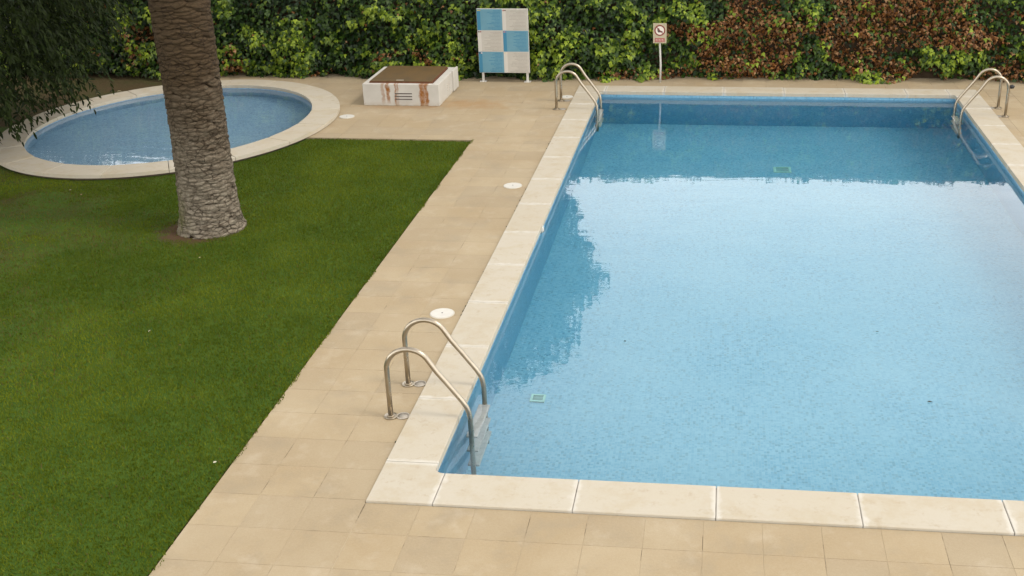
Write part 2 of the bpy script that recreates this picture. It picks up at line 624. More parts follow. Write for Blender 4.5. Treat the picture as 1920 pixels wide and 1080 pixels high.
GAP = 0.0017
regions = [[(LAWN_X, -4.4), (-0.006, -4.4), (-0.006, LAWN_Y), (LAWN_X, LAWN_Y)],
           [(-0.006, -4.4), (11, -4.4), (11, -0.008), (-0.006, -0.008)],
           [(PW + 0.008, -0.008), (11, -0.008), (11, 13.9), (PW + 0.008, 13.9)],
           [(-0.006, PL + 0.008), (PW + 0.008, PL + 0.008), (PW + 0.008, 13.9), (-0.006, 13.9)],
           [(-8.4, LAWN_Y), (-0.006, LAWN_Y), (-0.006, 13.9), (-8.4, 13.9)]]
tiles = []
for ri, reg in enumerate(regions):
    xs = [q[0] for q in reg]
    ys = [q[1] for q in reg]
    for i in range(math.floor(min(xs) / 0.4), math.ceil(max(xs) / 0.4)):
        for j in range(math.floor((min(ys) - 0.03) / 0.4) - 1, math.ceil((max(ys) - 0.03) / 0.4) + 1):
            x0, y0 = i * 0.4 + GAP, j * 0.4 + 0.03 + GAP
            x1, y1 = (i + 1) * 0.4 - GAP, (j + 1) * 0.4 + 0.03 - GAP
            poly = [(x0, y0), (x1, y0), (x1, y1), (x0, y1)]
            full = True
            for nx, ny, d in ((1, 0, max(xs)), (-1, 0, -min(xs)), (0, 1, max(ys)), (0, -1, -min(ys))):
                q = clip_half(poly, nx, ny, d)
                full = full and len(q) == 4 and abs(poly_area(q) - poly_area(poly)) < 1e-6
                poly = q
                if len(poly) < 3:
                    break
            if len(poly) < 3:
                continue
            if ri == 4:
                # soil bed behind the wading pool
                q = clip_half(poly, -1.85, 1.15, -1.85 * -7.75 + 1.15 * 12.05)
                full = full and len(q) == 4 and abs(poly_area(q) - poly_area(poly)) < 1e-6
                poly = q
                if len(poly) < 3:
                    continue
                cx = sum(v[0] for v in poly) / len(poly)
                cy = sum(v[1] for v in poly) / len(poly)
                fmin = min(ell_f(x, y, -W_RIM / 2) for x, y in poly)
                if fmin < 1.0:
                    best = min((k * math.pi / 180 for k in range(360)), key=lambda t: (ell(t, -W_RIM / 2)[0] - cx) ** 2 + (ell(t, -W_RIM / 2)[1] - cy) ** 2)
                    pt = ell(best, -W_RIM / 2)
                    e1, e2 = ell(best - 0.01, -W_RIM / 2), ell(best + 0.01, -W_RIM / 2)
                    nx, ny = (e2[1] - e1[1]), -(e2[0] - e1[0])
                    poly = clip_half(poly, -nx, -ny, -(nx * pt[0] + ny * pt[1]))
                    full = False
                    if len(poly) < 3:
                        continue
            if poly_area(poly) < 0.002:
                continue
            tiles.append((poly, full))
ranked = []
for poly, full in tiles:
    q = project([(x, y, Z_TILE) for x, y in poly])
    c = q[:, :2].mean(0)
    vis = (0 < c[0] < 1920) and (0 < c[1] < 1080) and q[:, 2].min() > 1
    ranked.append((-poly_area([tuple(v) for v in q[:, :2]]) if vis else 1.0))
order = sorted(range(len(tiles)), key=lambda k: ranked[k])
bm = bmesh.new()
hs = 0.2 - GAP
prism(bm, [(-hs, -hs), (hs, -hs), (hs, hs), (-hs, hs)], -0.035, 0, 0.0012, 1)
tile_mesh = bm_mesh(bm, 'paving_tile', MAT_TILE)
rest = bmesh.new()
for rank, k in enumerate(order):
    poly, full = tiles[k]
    dz = random.uniform(-0.0005, 0.0005)
    cx = sum(v[0] for v in poly) / len(poly)
    cy = sum(v[1] for v in poly) / len(poly)
    if rank < 295 and ranked[k] < 0:
        if full:
            o = bpy.data.objects.new('paving_tile', tile_mesh)
            o.rotation_euler = (random.gauss(0, 0.0008), random.gauss(0, 0.0008), random.choice((0, 1, 2, 3)) * math.pi / 2)
        else:
            bm = bmesh.new()
            prism(bm, [(x - cx, y - cy) for x, y in poly], -0.035, 0, 0.0012, 1)
            o = bpy.data.objects.new('paving_tile', bm_mesh(bm, 'paving_tile_cut', MAT_TILE))
        o.location = (cx, cy, Z_TILE + dz)
        link(o, paving)
    else:
        prism(rest, poly, Z_TILE - 0.035, Z_TILE + dz)
o = bm_obj('paving_tiles_far', rest, MAT_TILE_REST, paving)
o['kind'] = 'stuff'

# ------------------------------------------------------------------ main pool
pool = empty('swimming_pool', (PW / 2, PL / 2, 0))
tag(pool, 'large rectangular swimming pool lined with blue mosaic and edged with pale stone slabs', 'pool')


def child(o, parent):
    """parent and keep the world position"""
    o.parent = parent
    o.matrix_parent_inverse = Matrix.Translation(-Vector(parent.location)) if parent.rotation_euler.z == 0 else parent.matrix_world.inverted()
    return o


OV = 0.018                                     # the coping overhangs the wall
ix0, iy0, ix1, iy1 = CW - 0.0 + OV, CW + OV, PW - CW - OV, PL - CW - OV
ix0, iy0 = CW - OV, CW - OV
ix1, iy1 = PW - CW + OV, PL - CW + OV
bm = bmesh.new()
ZN, ZF = -1.10, -1.75
top = [bm.verts.new(v) for v in ((ix0, iy0, -0.03), (ix1, iy0, -0.03), (ix1, iy1, -0.03), (ix0, iy1, -0.03))]
bot = [bm.verts.new(v) for v in ((ix0, iy0, ZN), (ix1, iy0, ZN), (ix1, iy1, ZF), (ix0, iy1, ZF))]
for i in range(4):
    bm.faces.new((top[i], top[(i + 1) % 4], bot[(i + 1) % 4], bot[i]))
child(bm_obj('basin_wall', bm, MAT_MOSAIC), pool)
bm = bmesh.new()
bm.faces.new([bm.verts.new(v) for v in ((ix0, iy0, ZN), (ix1, iy0, ZN), (ix1, iy1, ZF), (ix0, iy1, ZF))])
child(bm_obj('basin_floor', bm, MAT_FLOOR), pool)


def add_seam(me, ends):
    """float attribute: 1 near a slab end, falling to 0 within a few centimetres"""
    at = me.attributes.new('seam', 'FLOAT', 'POINT')
    for v, a in zip(me.vertices, at.data):
        d = min(e(v.co) for e in ends)
        a.value = max(0.0, 1 - d / 0.075)


def coping_slab(poly, ends):
    bm = bmesh.new()
    prism(bm, poly, -0.06, random.uniform(-0.0015, 0.0015), 0.006, 2)
    # rings of vertices near the ends so that the grout smear has something to follow
    for axis, val in ends:
        for off in (0.02, 0.045, 0.075):
            for sgn in (-1, 1):
                co = Vector((0, 0, 0))
                co[axis] = val + sgn * off
                no = Vector((0, 0, 0))
                no[axis] = 1
                bmesh.ops.bisect_plane(bm, geom=list(bm.verts) + list(bm.edges) + list(bm.faces), plane_co=co, plane_no=no)
    me = bm_mesh(bm, 'coping_slab', MAT_COPING)
    add_seam(me, [lambda c, a=a, v=v: abs(c[a] - v) for a, v in ends] or [lambda c: 9])
    o = link(bpy.data.objects.new('coping_slab', me))
    child(o, pool)


JG = 0.0035
FJ0, LJ0 = 0.484, 0.532
xj = [FJ0 + k for k in range(7) if FJ0 + k < PW - 0.6] + [PW - 0.484]
yj = [LJ0 + k for k in range(13) if LJ0 + k < PL - 0.7] + [PL - 0.52]
for y0, y1 in ((0, CW), (PL - CW, PL)):
    for a, b in zip(xj, xj[1:]):
        coping_slab([(a + JG, y0), (b - JG, y0), (b - JG, y1), (a + JG, y1)], [(0, a), (0, b)])
for x0, x1 in ((0, CW), (PW - CW, PW)):
    for a, b in zip(yj, yj[1:]):
        coping_slab([(x0, a + JG), (x1, a + JG), (x1, b - JG), (x0, b - JG)], [(1, a), (1, b)])


def corner(sx, sy):
    xa, ya = (xj[0] - JG, yj[0] - JG)
    r = 0.045
    poly = [(0, 0), (xa, 0), (xa, CW)]
    poly += [(CW + r - r * math.sin(t), CW + r - r * math.cos(t)) for t in [k * math.pi / 12 for k in range(7)]]
    poly += [(CW, ya), (0, ya)]
    poly = [(x if sx > 0 else PW - x, y if sy > 0 else PL - y) for x, y in poly]
    if sx * sy < 0:
        poly.reverse()
    coping_slab(poly, [(0, xj[0] if sx > 0 else xj[-1]), (1, yj[0] if sy > 0 else yj[-1])])


for sx in (1, -1):
    for sy in (1, -1):
        corner(sx, sy)
# grout bed under the slab joints
bm = bmesh.new()
for a, b in (((0.01, 0.01, -0.062), (PW - 0.01, CW - 0.02, -0.007)), ((0.01, PL - CW + 0.02, -0.062), (PW - 0.01, PL - 0.01, -0.007)),
             ((0.01, CW - 0.02, -0.062), (CW - 0.02, PL - CW + 0.02, -0.007)), ((PW - CW + 0.02, CW - 0.02, -0.062), (PW - 0.01, PL - CW + 0.02, -0.007))):
    box(bm, a, b)
child(bm_obj('grout', bm, m_simple('grout', (0.36, 0.33, 0.29), 0.9, 0, 0.7, 6)), pool)


def drain(x, y, z, s):
    bm = bmesh.new()
    for a, b in (((-s, -s), (s, -s * 0.72)), ((-s, s * 0.72), (s, s)), ((-s, -s * 0.72), (-s * 0.72, s * 0.72)), ((s * 0.72, -s * 0.72), (s, s * 0.72))):
        box(bm, a + (0,), b + (0.02,))
    for k in range(5):
        box(bm, (-s * 0.7, -s * 0.62 + k * s * 0.28, 0.0), (s * 0.7, -s * 0.54 + k * s * 0.28, 0.012))
    o = bm_obj('floor_drain', bm, m_simple('drain', (0.50, 0.72, 0.62), 0.5), None, loc=(x, y, z))
    child(o, pool)


def floor_z(y):
    return ZN + (ZF - ZN) * (y - iy0) / (iy1 - iy0)


drain(3.38, 10.0, floor_z(10.0) + 0.01, 0.13)
drain(0.80, 2.75, floor_z(2.75) + 0.01, 0.07)
bm = bmesh.new()
disc(bm, (0, 0, 0), 0.055, 0.02)
disc(bm, (0, 0, 0.018), 0.028, 0.012, 16)
o = bm_obj('return_inlet', bm, MAT_WHITE)
o.rotation_euler = (0, math.pi / 2, 0)
o.location = (ix0 + 0.001, 5.85, -0.085)
child(o, pool)

bm = bmesh.new()
box(bm, (ix0 - 0.015, iy0 - 0.015, -2.5), (ix1 + 0.015, iy1 + 0.015, WATER_Z))
tag(bm_obj('pool_water', bm, MAT_WATER), kind='structure')

# ------------------------------------------------------------------ wading pool
wade = empty('wading_pool', (WC.x, WC.y, 0))
tag(wade, 'small oval wading pool with a broad pale stone rim behind the palm trunk', 'pool')
bm = bmesh.new()
lp = ell_loop(-W_RIM - -0.015, 96)
tv = [bm.verts.new((x, y, 0.0)) for x, y in lp]
bv = [bm.verts.new((x, y, -0.55)) for x, y in lp]
bm.faces.new(bv)
for i in range(96):
    bm.faces.new((tv[i], tv[(i + 1) % 96], bv[(i + 1) % 96], bv[i]))
child(bm_obj('basin', bm, MAT_WADE, smooth=False), wade)
NSEG = 18
for k in range(NSEG):
    t0, t1 = 2 * math.pi * k / NSEG + 0.1, 2 * math.pi * (k + 1) / NSEG + 0.1
    ts = [t0 + 0.0012 + (t1 - t0 - 0.0024) * i / 8 for i in range(9)]
    poly = [ell(t) for t in ts] + [ell(t, -W_RIM) for t in reversed(ts)]
    bm = bmesh.new()
    prism(bm, poly, -0.010, 0.040 + random.uniform(-0.001, 0.001), 0.012, 3)
    child(bm_obj('coping_slab', bm, MAT_COPING), wade)
bm = bmesh.new()
lo, li = ell_loop(-0.045), ell_loop(-W_RIM + 0.02)
rings_ = [[bm.verts.new((x, y, z)) for x, y in l] for l, z in ((lo, -0.14), (lo, -0.011), (li, -0.011))]
for ra, rb in zip(rings_, rings_[1:]):
    for i in range(96):
        bm.faces.new((ra[i], ra[(i + 1) % 96], rb[(i + 1) % 96], rb[i]))
child(bm_obj('footing_shadow_band', bm, m_simple('footing_shadow_band', (0.10, 0.075, 0.05), 0.95, 0, 0.5, 5)), wade)  # recessed base ring; its dark colour paints the shadow line under the rim
bm = bmesh.new()
lp = ell_loop(-W_RIM + 0.03)
tv = [bm.verts.new((x, y, -0.022)) for x, y in lp]
bv = [bm.verts.new((x, y, -0.7)) for x, y in lp]
bm.faces.new(tv)
bm.faces.new(list(reversed(bv)))
for i in range(96):
    bm.faces.new((bv[i], bv[(i + 1) % 96], tv[(i + 1) % 96], tv[i]))
tag(bm_obj('wading_pool_water', bm, MAT_WADE_WATER), kind='structure')


# ------------------------------------------------------------------ leaf helpers
def leaf_arrays(shape_v, shape_f, pos, nrm, tip, size, col):
    """copies of a flat leaf: shape in (side, along, out), along = 0 at the stalk, 1 at the tip"""
    n = len(pos)
    nrm = nrm / np.linalg.norm(nrm, axis=1, keepdims=True)
    tip = tip - nrm * (tip * nrm).sum(1, keepdims=True)
    tip /= np.maximum(np.linalg.norm(tip, axis=1, keepdims=True), 1e-6)
    side = np.cross(tip, nrm)
    k = len(shape_v)
    V = pos[:, None] + size[:, None, None] * (shape_v[None, :, 0:1] * side[:, None] + shape_v[None, :, 1:2] * tip[:, None] + shape_v[None, :, 2:3] * nrm[:, None])
    Fc = shape_f[None] + (np.arange(n) * k)[:, None, None]
    return V.reshape(-1, 3), Fc.reshape(-1, shape_f.shape[1]), np.repeat(col, k, axis=0)


IVY_V = np.array([(0, 0.0, 0), (-0.30, -0.10, -0.05), (-0.52, 0.25, -0.10), (-0.24, 0.42, 0.02), (0, 1.0, -0.14),
                  (0.24, 0.42, 0.02), (0.52, 0.25, -0.10), (0.30, -0.10, -0.05), (0, 0.36, 0.06)])
IVY_F = np.array([(8, 0, 1), (8, 1, 2), (8, 2, 3), (8, 3, 4), (8, 4, 5), (8, 5, 6), (8, 6, 7), (8, 7, 0)])
LANCE_V = np.array([(0, 0, 0), (-0.16, 0.35, 0.03), (-0.11, 0.7, 0.0), (0, 1.0, -0.08), (0.11, 0.7, 0.0), (0.16, 0.35, 0.03), (0, 0.4, -0.02)])
LANCE_F = np.array([(6, 0, 1), (6, 1, 2), (6, 2, 3), (6, 3, 4), (6, 4, 5), (6, 5, 0)])
QUAD_V = np.array([(0, 0, 0), (-0.35, 0.5, 0.05), (0, 1, -0.05), (0.35, 0.5, 0.05)])
QUAD_F = np.array([(0, 1, 2), (0, 2, 3)])


def pick_leaf_parts(parent, shape_v, shape_f, pos, nrm, tip, size, col, mat, idx, n_variants, name='leaf'):
    """single leaves as objects that share a few meshes of different tint"""
    cols = col[idx]
    key = np.argsort(cols @ np.array([3.0, 1.0, 0.5]))
    groups = np.array_split(np.arange(len(idx))[key], n_variants)
    for g in groups:
        if len(g) == 0:
            continue
        me = np_mesh(name, shape_v, shape_f, mat, np.repeat(cols[g].mean(0)[None], len(shape_v), 0))
        for q in g:
            k = idx[q]
            n_ = Vector(nrm[k]).normalized()
            t_ = Vector(tip[k])
            t_ = (t_ - n_ * t_.dot(n_)).normalized()
            s_ = t_.cross(n_)
            o = bpy.data.objects.new(name, me)
            mt = (Matrix((s_, t_, n_)).transposed() * size[k]).to_4x4()
            mt.translation = Vector(pos[k])
            o.matrix_world = Matrix.Translation(-Vector(parent.location)) @ mt
            link(o, parent)


# ------------------------------------------------------------------ wall and ivy hedge
bm = bmesh.new()
box(bm, (-16, 13.75, -0.1), (12, 13.95, 1.66), 0.01)
box(bm, (-16, 13.70, 1.655), (12, 13.98, 1.70), 0.008)
wall = bm_obj('garden_wall', bm, MAT_WALL)
tag(wall, 'long garden wall hidden behind the ivy at the back', 'wall')

HX0, HX1, HTOP = -14.0, 10.5, 1.69


def hedge_front(x, z):
    """y of the ivy surface"""
    base = 13.30 + 0.22 * np.clip((x - 0.3) / 1.2, 0, 1)
    rel = 0.36 * (vnoise(x * 1.7, z * 2.1, 3, 2) - 0.5) + 0.36 * (vnoise(x * 4.8, z * 5.5, 11, 2) - 0.5)
    skirt = 0.22 * np.clip(1 - z / 0.30, 0, 1) * (vnoise(x * 2.2, z * 0 + 0.5, 21, 2) - 0.55) * 2
    return base - rel - skirt


def hedge_brown(x, z):
    """0 green .. 1 withered"""
    n = vnoise(x * 1.25 + 3, z * 2.4, 31, 4)
    bias = -0.19 + 0.17 * np.clip((x - 1.1) / 0.8, 0, 1)
    bias = bias + 0.26 * np.exp(-((x - 2.65) / 0.62) ** 2)
    bias = bias + 0.24 * np.clip((x - 2.6) / 0.8, 0, 1) * np.clip((z - 0.42) / 0.35, 0, 1) * np.clip((7.0 - x) / 0.6, 0.55, 1)
    return np.clip((n + bias - 0.47) / 0.15, 0, 1)


ivy = empty('ivy_hedge', (0, 13.6, -0.03))
tag(ivy, 'dense green ivy with withered brown patches covering the whole back wall', 'hedge')
NL = 78000
lx = rng.uniform(HX0, HX1, NL)
lz = rng.uniform(-0.02, HTOP + 0.05, NL)
br = hedge_brown(lx, lz)
hy = hedge_front(lx, lz)
tuft = vnoise(lx * 3.6, lz * 4.2, 41, 2)
tuft_c = np.clip((tuft - 0.50) / 0.12, 0, 1)
layer = rng.uniform(0, 1, NL) ** 1.6                     # 0 = outermost
depth = layer * 0.30
ly = hy + depth - 0.07 * tuft_c * (layer < 0.35)
eps = 0.03
gx = (hedge_front(lx + eps, lz) - hedge_front(lx - eps, lz)) / (2 * eps)
gz = (hedge_front(lx, lz + eps) - hedge_front(lx, lz - eps)) / (2 * eps)
nrm = np.stack([gx * 0.6 + rng.normal(0, 0.42, NL), -np.ones(NL), gz * 0.5 + 0.55 + rng.normal(0, 0.42, NL)], -1)
tip = np.stack([rng.normal(0, 0.5, NL), -0.35 + rng.normal(0, 0.25, NL), -np.ones(NL)], -1)
size = rng.uniform(0.048, 0.095, NL) * (1 - 0.2 * layer)
is_b = (rng.uniform(0, 1, NL) < br * 0.84 + 0.015)
size = np.where(is_b, size * 0.72, size)
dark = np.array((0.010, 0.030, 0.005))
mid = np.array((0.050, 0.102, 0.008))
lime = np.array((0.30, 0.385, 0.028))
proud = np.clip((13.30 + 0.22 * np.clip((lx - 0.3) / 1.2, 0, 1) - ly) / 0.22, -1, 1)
t1 = np.clip(0.31 + 0.32 * tuft_c + 0.22 * proud - 0.75 * layer + rng.normal(0, 0.24, NL), 0, 1)[:, None]  # inner leaves darker, proud ones brighter: depth shade put into the leaf colour
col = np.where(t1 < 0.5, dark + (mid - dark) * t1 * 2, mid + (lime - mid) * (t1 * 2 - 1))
b1, b2, b3 = np.array((0.065, 0.026, 0.009)), np.array((0.25, 0.095, 0.022)), np.array((0.40, 0.23, 0.11))
tb = rng.uniform(0, 1, NL)[:, None] * (1 - 0.5 * layer[:, None])  # withered leaves deeper in are darkened for shade as well
colb = np.where(tb < 0.6, b1 + (b2 - b1) * tb / 0.6, b2 + (b3 - b2) * (tb - 0.6) / 0.4)
col = np.where(is_b[:, None], colb, col)
# withered leaves hang crumpled
nrm[is_b] += rng.normal(0, 0.6, (is_b.sum(), 3))
# gaps: thin the leaves where the tufts leave hollows
keep = (rng.uniform(0, 1, NL) < 0.55 + 0.65 * tuft_c + 0.4 * br) & (lz < HTOP + 0.05 * (vnoise(lx * 1.3, lx * 0, 51, 2) - 0.7))
lx, ly, lz, nrm, tip, size, col, layer, is_b = (a[keep] for a in (lx, ly, lz, nrm, tip, size, col, layer, is_b))
ly = np.where((lx > -1.9) & (lx < -0.78) & (lz > 0.08), np.maximum(ly, 13.24), ly)
pos = np.stack([lx, ly, lz], -1)
pj = project(pos)
inside = (pj[:, 0] > 5) & (pj[:, 0] < 1915) & (pj[:, 1] > 4) & (pj[:, 1] < 160)
score = size * (layer < 0.06) * inside * (pj[:, 0] > 180)
idx = np.argsort(-score)[:295]
restm = np.ones(len(pos), bool)
restm[idx] = False
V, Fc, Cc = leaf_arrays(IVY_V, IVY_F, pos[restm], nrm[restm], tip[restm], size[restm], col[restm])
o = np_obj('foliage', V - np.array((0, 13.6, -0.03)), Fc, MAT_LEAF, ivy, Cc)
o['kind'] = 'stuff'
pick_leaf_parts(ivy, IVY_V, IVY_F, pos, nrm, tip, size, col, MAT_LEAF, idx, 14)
# dark sheet behind the leaves: stems, and painted shade in the hollows
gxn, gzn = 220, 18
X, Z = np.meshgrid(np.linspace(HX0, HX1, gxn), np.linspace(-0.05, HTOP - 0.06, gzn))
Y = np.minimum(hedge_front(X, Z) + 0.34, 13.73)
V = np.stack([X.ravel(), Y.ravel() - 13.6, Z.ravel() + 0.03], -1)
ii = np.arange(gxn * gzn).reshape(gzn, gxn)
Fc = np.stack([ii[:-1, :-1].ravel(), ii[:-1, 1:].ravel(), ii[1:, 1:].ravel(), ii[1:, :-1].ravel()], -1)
np_obj('stem_shade_sheet', V, Fc, MAT_STEM_SHADE, ivy)


# ------------------------------------------------------------------ palm
palm = empty('palm_tree', (PALM[0], PALM[1], Z_LAWN))
tag(palm, 'thick palm trunk with ringed grey brown bark standing on the lawn', 'tree')
PALM_H = 6.2


def palm_r(z):
    return 0.325 + 0.05 * math.exp(-z / 0.10) + 0.03 * math.exp(-z / 0.4) - 0.012 * math.sin(z * 1.1)


def palm_c(z):
    return (0.02 * math.sin(z * 0.9), 0.0)


N = Nodes('palm_bark')
p_ = N.coord('Object')
s_ = N.sep(p_)
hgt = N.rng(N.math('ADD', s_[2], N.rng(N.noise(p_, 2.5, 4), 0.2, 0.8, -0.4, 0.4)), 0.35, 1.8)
c_ = N.mix(hgt, (0.255, 0.218, 0.165), (0.072, 0.048, 0.026))  # grey base, browner above; the crown's shade is put into the dark tone
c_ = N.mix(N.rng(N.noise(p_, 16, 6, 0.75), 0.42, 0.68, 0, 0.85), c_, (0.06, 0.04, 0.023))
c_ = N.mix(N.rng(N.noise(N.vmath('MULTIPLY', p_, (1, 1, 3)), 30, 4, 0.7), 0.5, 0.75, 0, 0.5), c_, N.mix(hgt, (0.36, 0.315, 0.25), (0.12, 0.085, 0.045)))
ang = N.math('ARCTAN2', s_[1], s_[0])
cv_ = N.n('ShaderNodeCombineXYZ')
N.l(N.math('MULTIPLY', ang, 3.8), cv_.inputs[0])
N.l(N.math('MULTIPLY', s_[2], 21.0), cv_.inputs[1])
vo = N.n('ShaderNodeTexVoronoi', feature='DISTANCE_TO_EDGE')
vo.inputs['Scale'].default_value = 1.0
N.l(N.vmath('ADD', cv_.outputs[0], N.vmath('MULTIPLY', N.noise(p_, 9, 4, 0.6, 'Color'), (0.9, 0.9, 0.0))), vo.inputs['Vector'])
crack = N.rng(vo.outputs['Distance'], 0.02, 0.11, 1, 0)
c_ = N.mix(N.math('MULTIPLY', crack, N.rng(N.noise(p_, 5, 4), 0.38, 0.6, 0.15, 0.9)), c_, (0.03, 0.02, 0.012))
moss = N.math('MULTIPLY', N.rng(s_[0], 0.0, -0.3), N.rng(s_[2], 0.7, 0.2))
c_ = N.mix(N.math('MULTIPLY', moss, N.rng(N.noise(p_, 7, 4), 0.4, 0.65)), c_, (0.10, 0.10, 0.03))
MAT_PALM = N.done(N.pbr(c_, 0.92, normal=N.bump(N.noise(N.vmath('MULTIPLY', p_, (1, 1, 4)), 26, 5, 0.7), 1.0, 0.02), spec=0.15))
MAT_PALM_CORE = m_simple('palm_core', (0.045, 0.03, 0.018), 0.95, 0, 0.4, 9, 0.1)
bm = bmesh.new()
zs = [PALM_H * k / 60 for k in range(61)]
tube(bm, [(palm_c(z)[0], 0, z - 0.02) for z in zs], [palm_r(z) - 0.026 for z in zs], 40)
bm_obj('trunk', bm, MAT_PALM_CORE, palm, True)
# old leaf bases: overlapping lens-shaped scars set in close spirals
verts, faces = [], []
z = -0.01
row = 0
while z < PALM_H - 0.1:
    pitch_z = 0.052 + 0.010 * math.sin(row * 1.7)
    nper = 9
    for k in range(nper):
        a0 = 2 * math.pi * (k + 0.5 * (row % 2)) / nper + row * 0.21 + random.uniform(-0.07, 0.07)
        zc = z + random.uniform(-0.013, 0.013)
        wd = 2 * math.pi / nper * random.uniform(0.50, 0.80)
        ht = pitch_z * random.uniform(0.85, 1.25)
        slant = random.uniform(-0.022, 0.022)
        jut = random.uniform(0.0, 0.013)
        nc = 8
        base = len(verts)
        for q in range(nc + 1):
            u = -1 + 2 * q / nc
            shape = max(0.0, 1 - abs(u) ** 3.2)
            a = a0 + u * wd
            droop = -0.016 * (1 - abs(u)) + slant * u
            jag = random.uniform(-0.006, 0.006)
            for zz, rr in ((zc + droop - ht * 0.50 * shape, -0.024), (zc + droop - ht * 0.46 * shape + jag, (jut + 0.002) * shape - 0.002),
                           (zc + droop + ht * 0.10 * shape + jag, jut * 0.6 * shape - 0.004), (zc + droop + ht * 0.75 * shape, -0.016)):
                zq = max(zz, -0.03)
                r = palm_r(max(zq, 0)) + rr
                verts.append((palm_c(zq)[0] + r * math.cos(a), r * math.sin(a), zq))
        for q in range(nc):
            for w in range(3):
                i0 = base + q * 4 + w
                faces.append((i0, i0 + 4, i0 + 5, i0 + 1))
    z += pitch_z * 0.80
    row += 1
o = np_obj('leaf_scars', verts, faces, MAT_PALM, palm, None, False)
o['kind'] = 'stuff'
# crown of arching fronds high above
fv, ff = [], []
for k in range(46):
    a = k * 2.399963
    el = math.radians(75 - 105 * (k / 46))
    Lf = 2.7
    prev = None
    for q in range(27):
        t = q / 26
        e = el - 1.15 * t * t
        if prev is None:
            r_, z_ = 0.15, PALM_H - 0.1
        else:
            r_, z_ = prev[0] + math.cos(e) * Lf / 26, prev[1] + math.sin(e) * Lf / 26
        prev = (r_, z_)
        c = np.array((r_ * math.cos(a), r_ * math.sin(a), z_))
        ll = 0.55 * math.sin(math.pi * (0.12 + 0.85 * t)) + 0.05
        for sg in (-1, 1):
            dv = np.array((-math.sin(a) * sg + 0.6 * math.cos(a), math.cos(a) * sg + 0.6 * math.sin(a), 0.1 - 0.3 * t))
            dv /= np.linalg.norm(dv)
            wv = np.array((math.cos(a), math.sin(a), 0)) * 0.022
            b0 = len(fv)
            fv += [c - wv, c + wv, c + dv * ll]
            ff.append((b0, b0 + 1, b0 + 2))
crown_col = np.repeat(np.array([(0.045, 0.085, 0.02)]), len(fv), 0)
np_obj('crown', fv, ff, MAT_TREELEAF, palm, crown_col)['kind'] = 'stuff'


# ------------------------------------------------------------------ dark tree hanging in from the left
def limb(bm, pts, r0, r1, n=8):
    k = len(pts)
    tube(bm, pts, [r0 + (r1 - r0) * i / (k - 1) for i in range(k)], n)


TREE = Vector((-9.2, 8.4, Z_LAWN))
tree = empty('leafy_tree', TREE)
tag(tree, 'dark leafy tree with drooping twigs overhanging the left end of the wading pool', 'tree')
bm = bmesh.new()
limb(bm, [(0, 0, -0.05), (0.05, 0.02, 0.8), (0.0, 0.08, 1.6), (0.1, 0.1, 2.3)], 0.19, 0.12, 12)
bm_obj('trunk', bm, MAT_BARK, tree, True)
bm = bmesh.new()
for k in range(11):
    a = k * 2.4 + 0.4
    e = Vector((math.cos(a) * random.uniform(1.2, 2.1), math.sin(a) * random.uniform(1.0, 1.8), random.uniform(3.0, 4.6)))
    s = Vector((0.05, 0.08, random.uniform(1.5, 2.3)))
    limb(bm, [s, s.lerp(e, 0.35) + Vector((0, 0, 0.25)), s.lerp(e, 0.7) + Vector((0, 0, 0.3)), e], 0.07, 0.02)
bm_obj('branches', bm, MAT_BARK, tree, True)
C0 = np.array((0.25, 0.5, 3.1))
RAD = np.array((2.45, 3.0, 3.15))
P, Nn, T = [], [], []
for k in range(6400):
    d = rng.normal(0, 1, 3)
    d /= np.linalg.norm(d)
    upper = k >= 4300                                   # unseen wide upper crown, added to shade the left lawn
    rr = rng.uniform(0.45, 1.0) ** 0.5
    lump = 0.86 + 0.28 * vnoise(np.array([d[0] * 2.2 + 9]), np.array([d[1] * 2.2 + d[2] * 3 + 5]), 61, 3)[0]
    st = (np.array((1.5, -1.6, 5.5)) + d * np.array((3.6, 4.2, 1.7)) * rr * lump) if upper else C0 + d * RAD * rr * lump
    if st[2] < 0.45:
        continue
    dirn = np.array((d[0] * 0.5, d[1] * 0.5, 0.1)) + rng.normal(0, 0.15, 3)
    n = rng.integers(12, 24)
    p = st.copy()
    for q in range(n):
        dirn = dirn + np.array((0, 0, -0.09))
        p = p + dirn / max(np.linalg.norm(dirn), 1e-3) * 0.034
        if p[2] < 0.26 + rng.uniform(0, 0.3):
            break
        P.append(p + rng.normal(0, 0.012, 3))
        sd = rng.normal(0, 1, 3)
        T.append(dirn * 0.8 + sd * 0.45 + np.array((0, 0, -0.65)))
        Nn.append(np.array((d[0] * 0.6, d[1] * 0.6 - 0.3, 0.5)) + rng.normal(0, 0.5, 3))
P, Nn, T = np.array(P), np.array(Nn), np.array(T)
sz = rng.uniform(0.075, 0.125, len(P))
tc = rng.uniform(0, 1, len(P))[:, None]
col = np.array((0.007, 0.012, 0.003)) * (1 - tc) + np.array((0.028, 0.042, 0.010)) * tc
pw = P + np.array(TREE)
pj = project(pw)
sc_ = sz * ((pj[:, 0] > 2) & (pj[:, 0] < 700) & (pj[:, 1] > 2)) * (1 + 2 * (pj[:, 1] > 190)) - (np.array(pw)[:, 1] - 5) * 0.004
idx = np.argsort(-sc_)[:295]
restm = np.ones(len(P), bool)
restm[idx] = False
V, Fc, Cc = leaf_arrays(LANCE_V, LANCE_F, P[restm], Nn[restm], T[restm], sz[restm], col[restm])
np_obj('crown', V, Fc, MAT_TREELEAF, tree, Cc)['kind'] = 'stuff'
pick_leaf_parts(tree, LANCE_V, LANCE_F, pw, Nn, T, sz, col, MAT_TREELEAF, idx, 6)

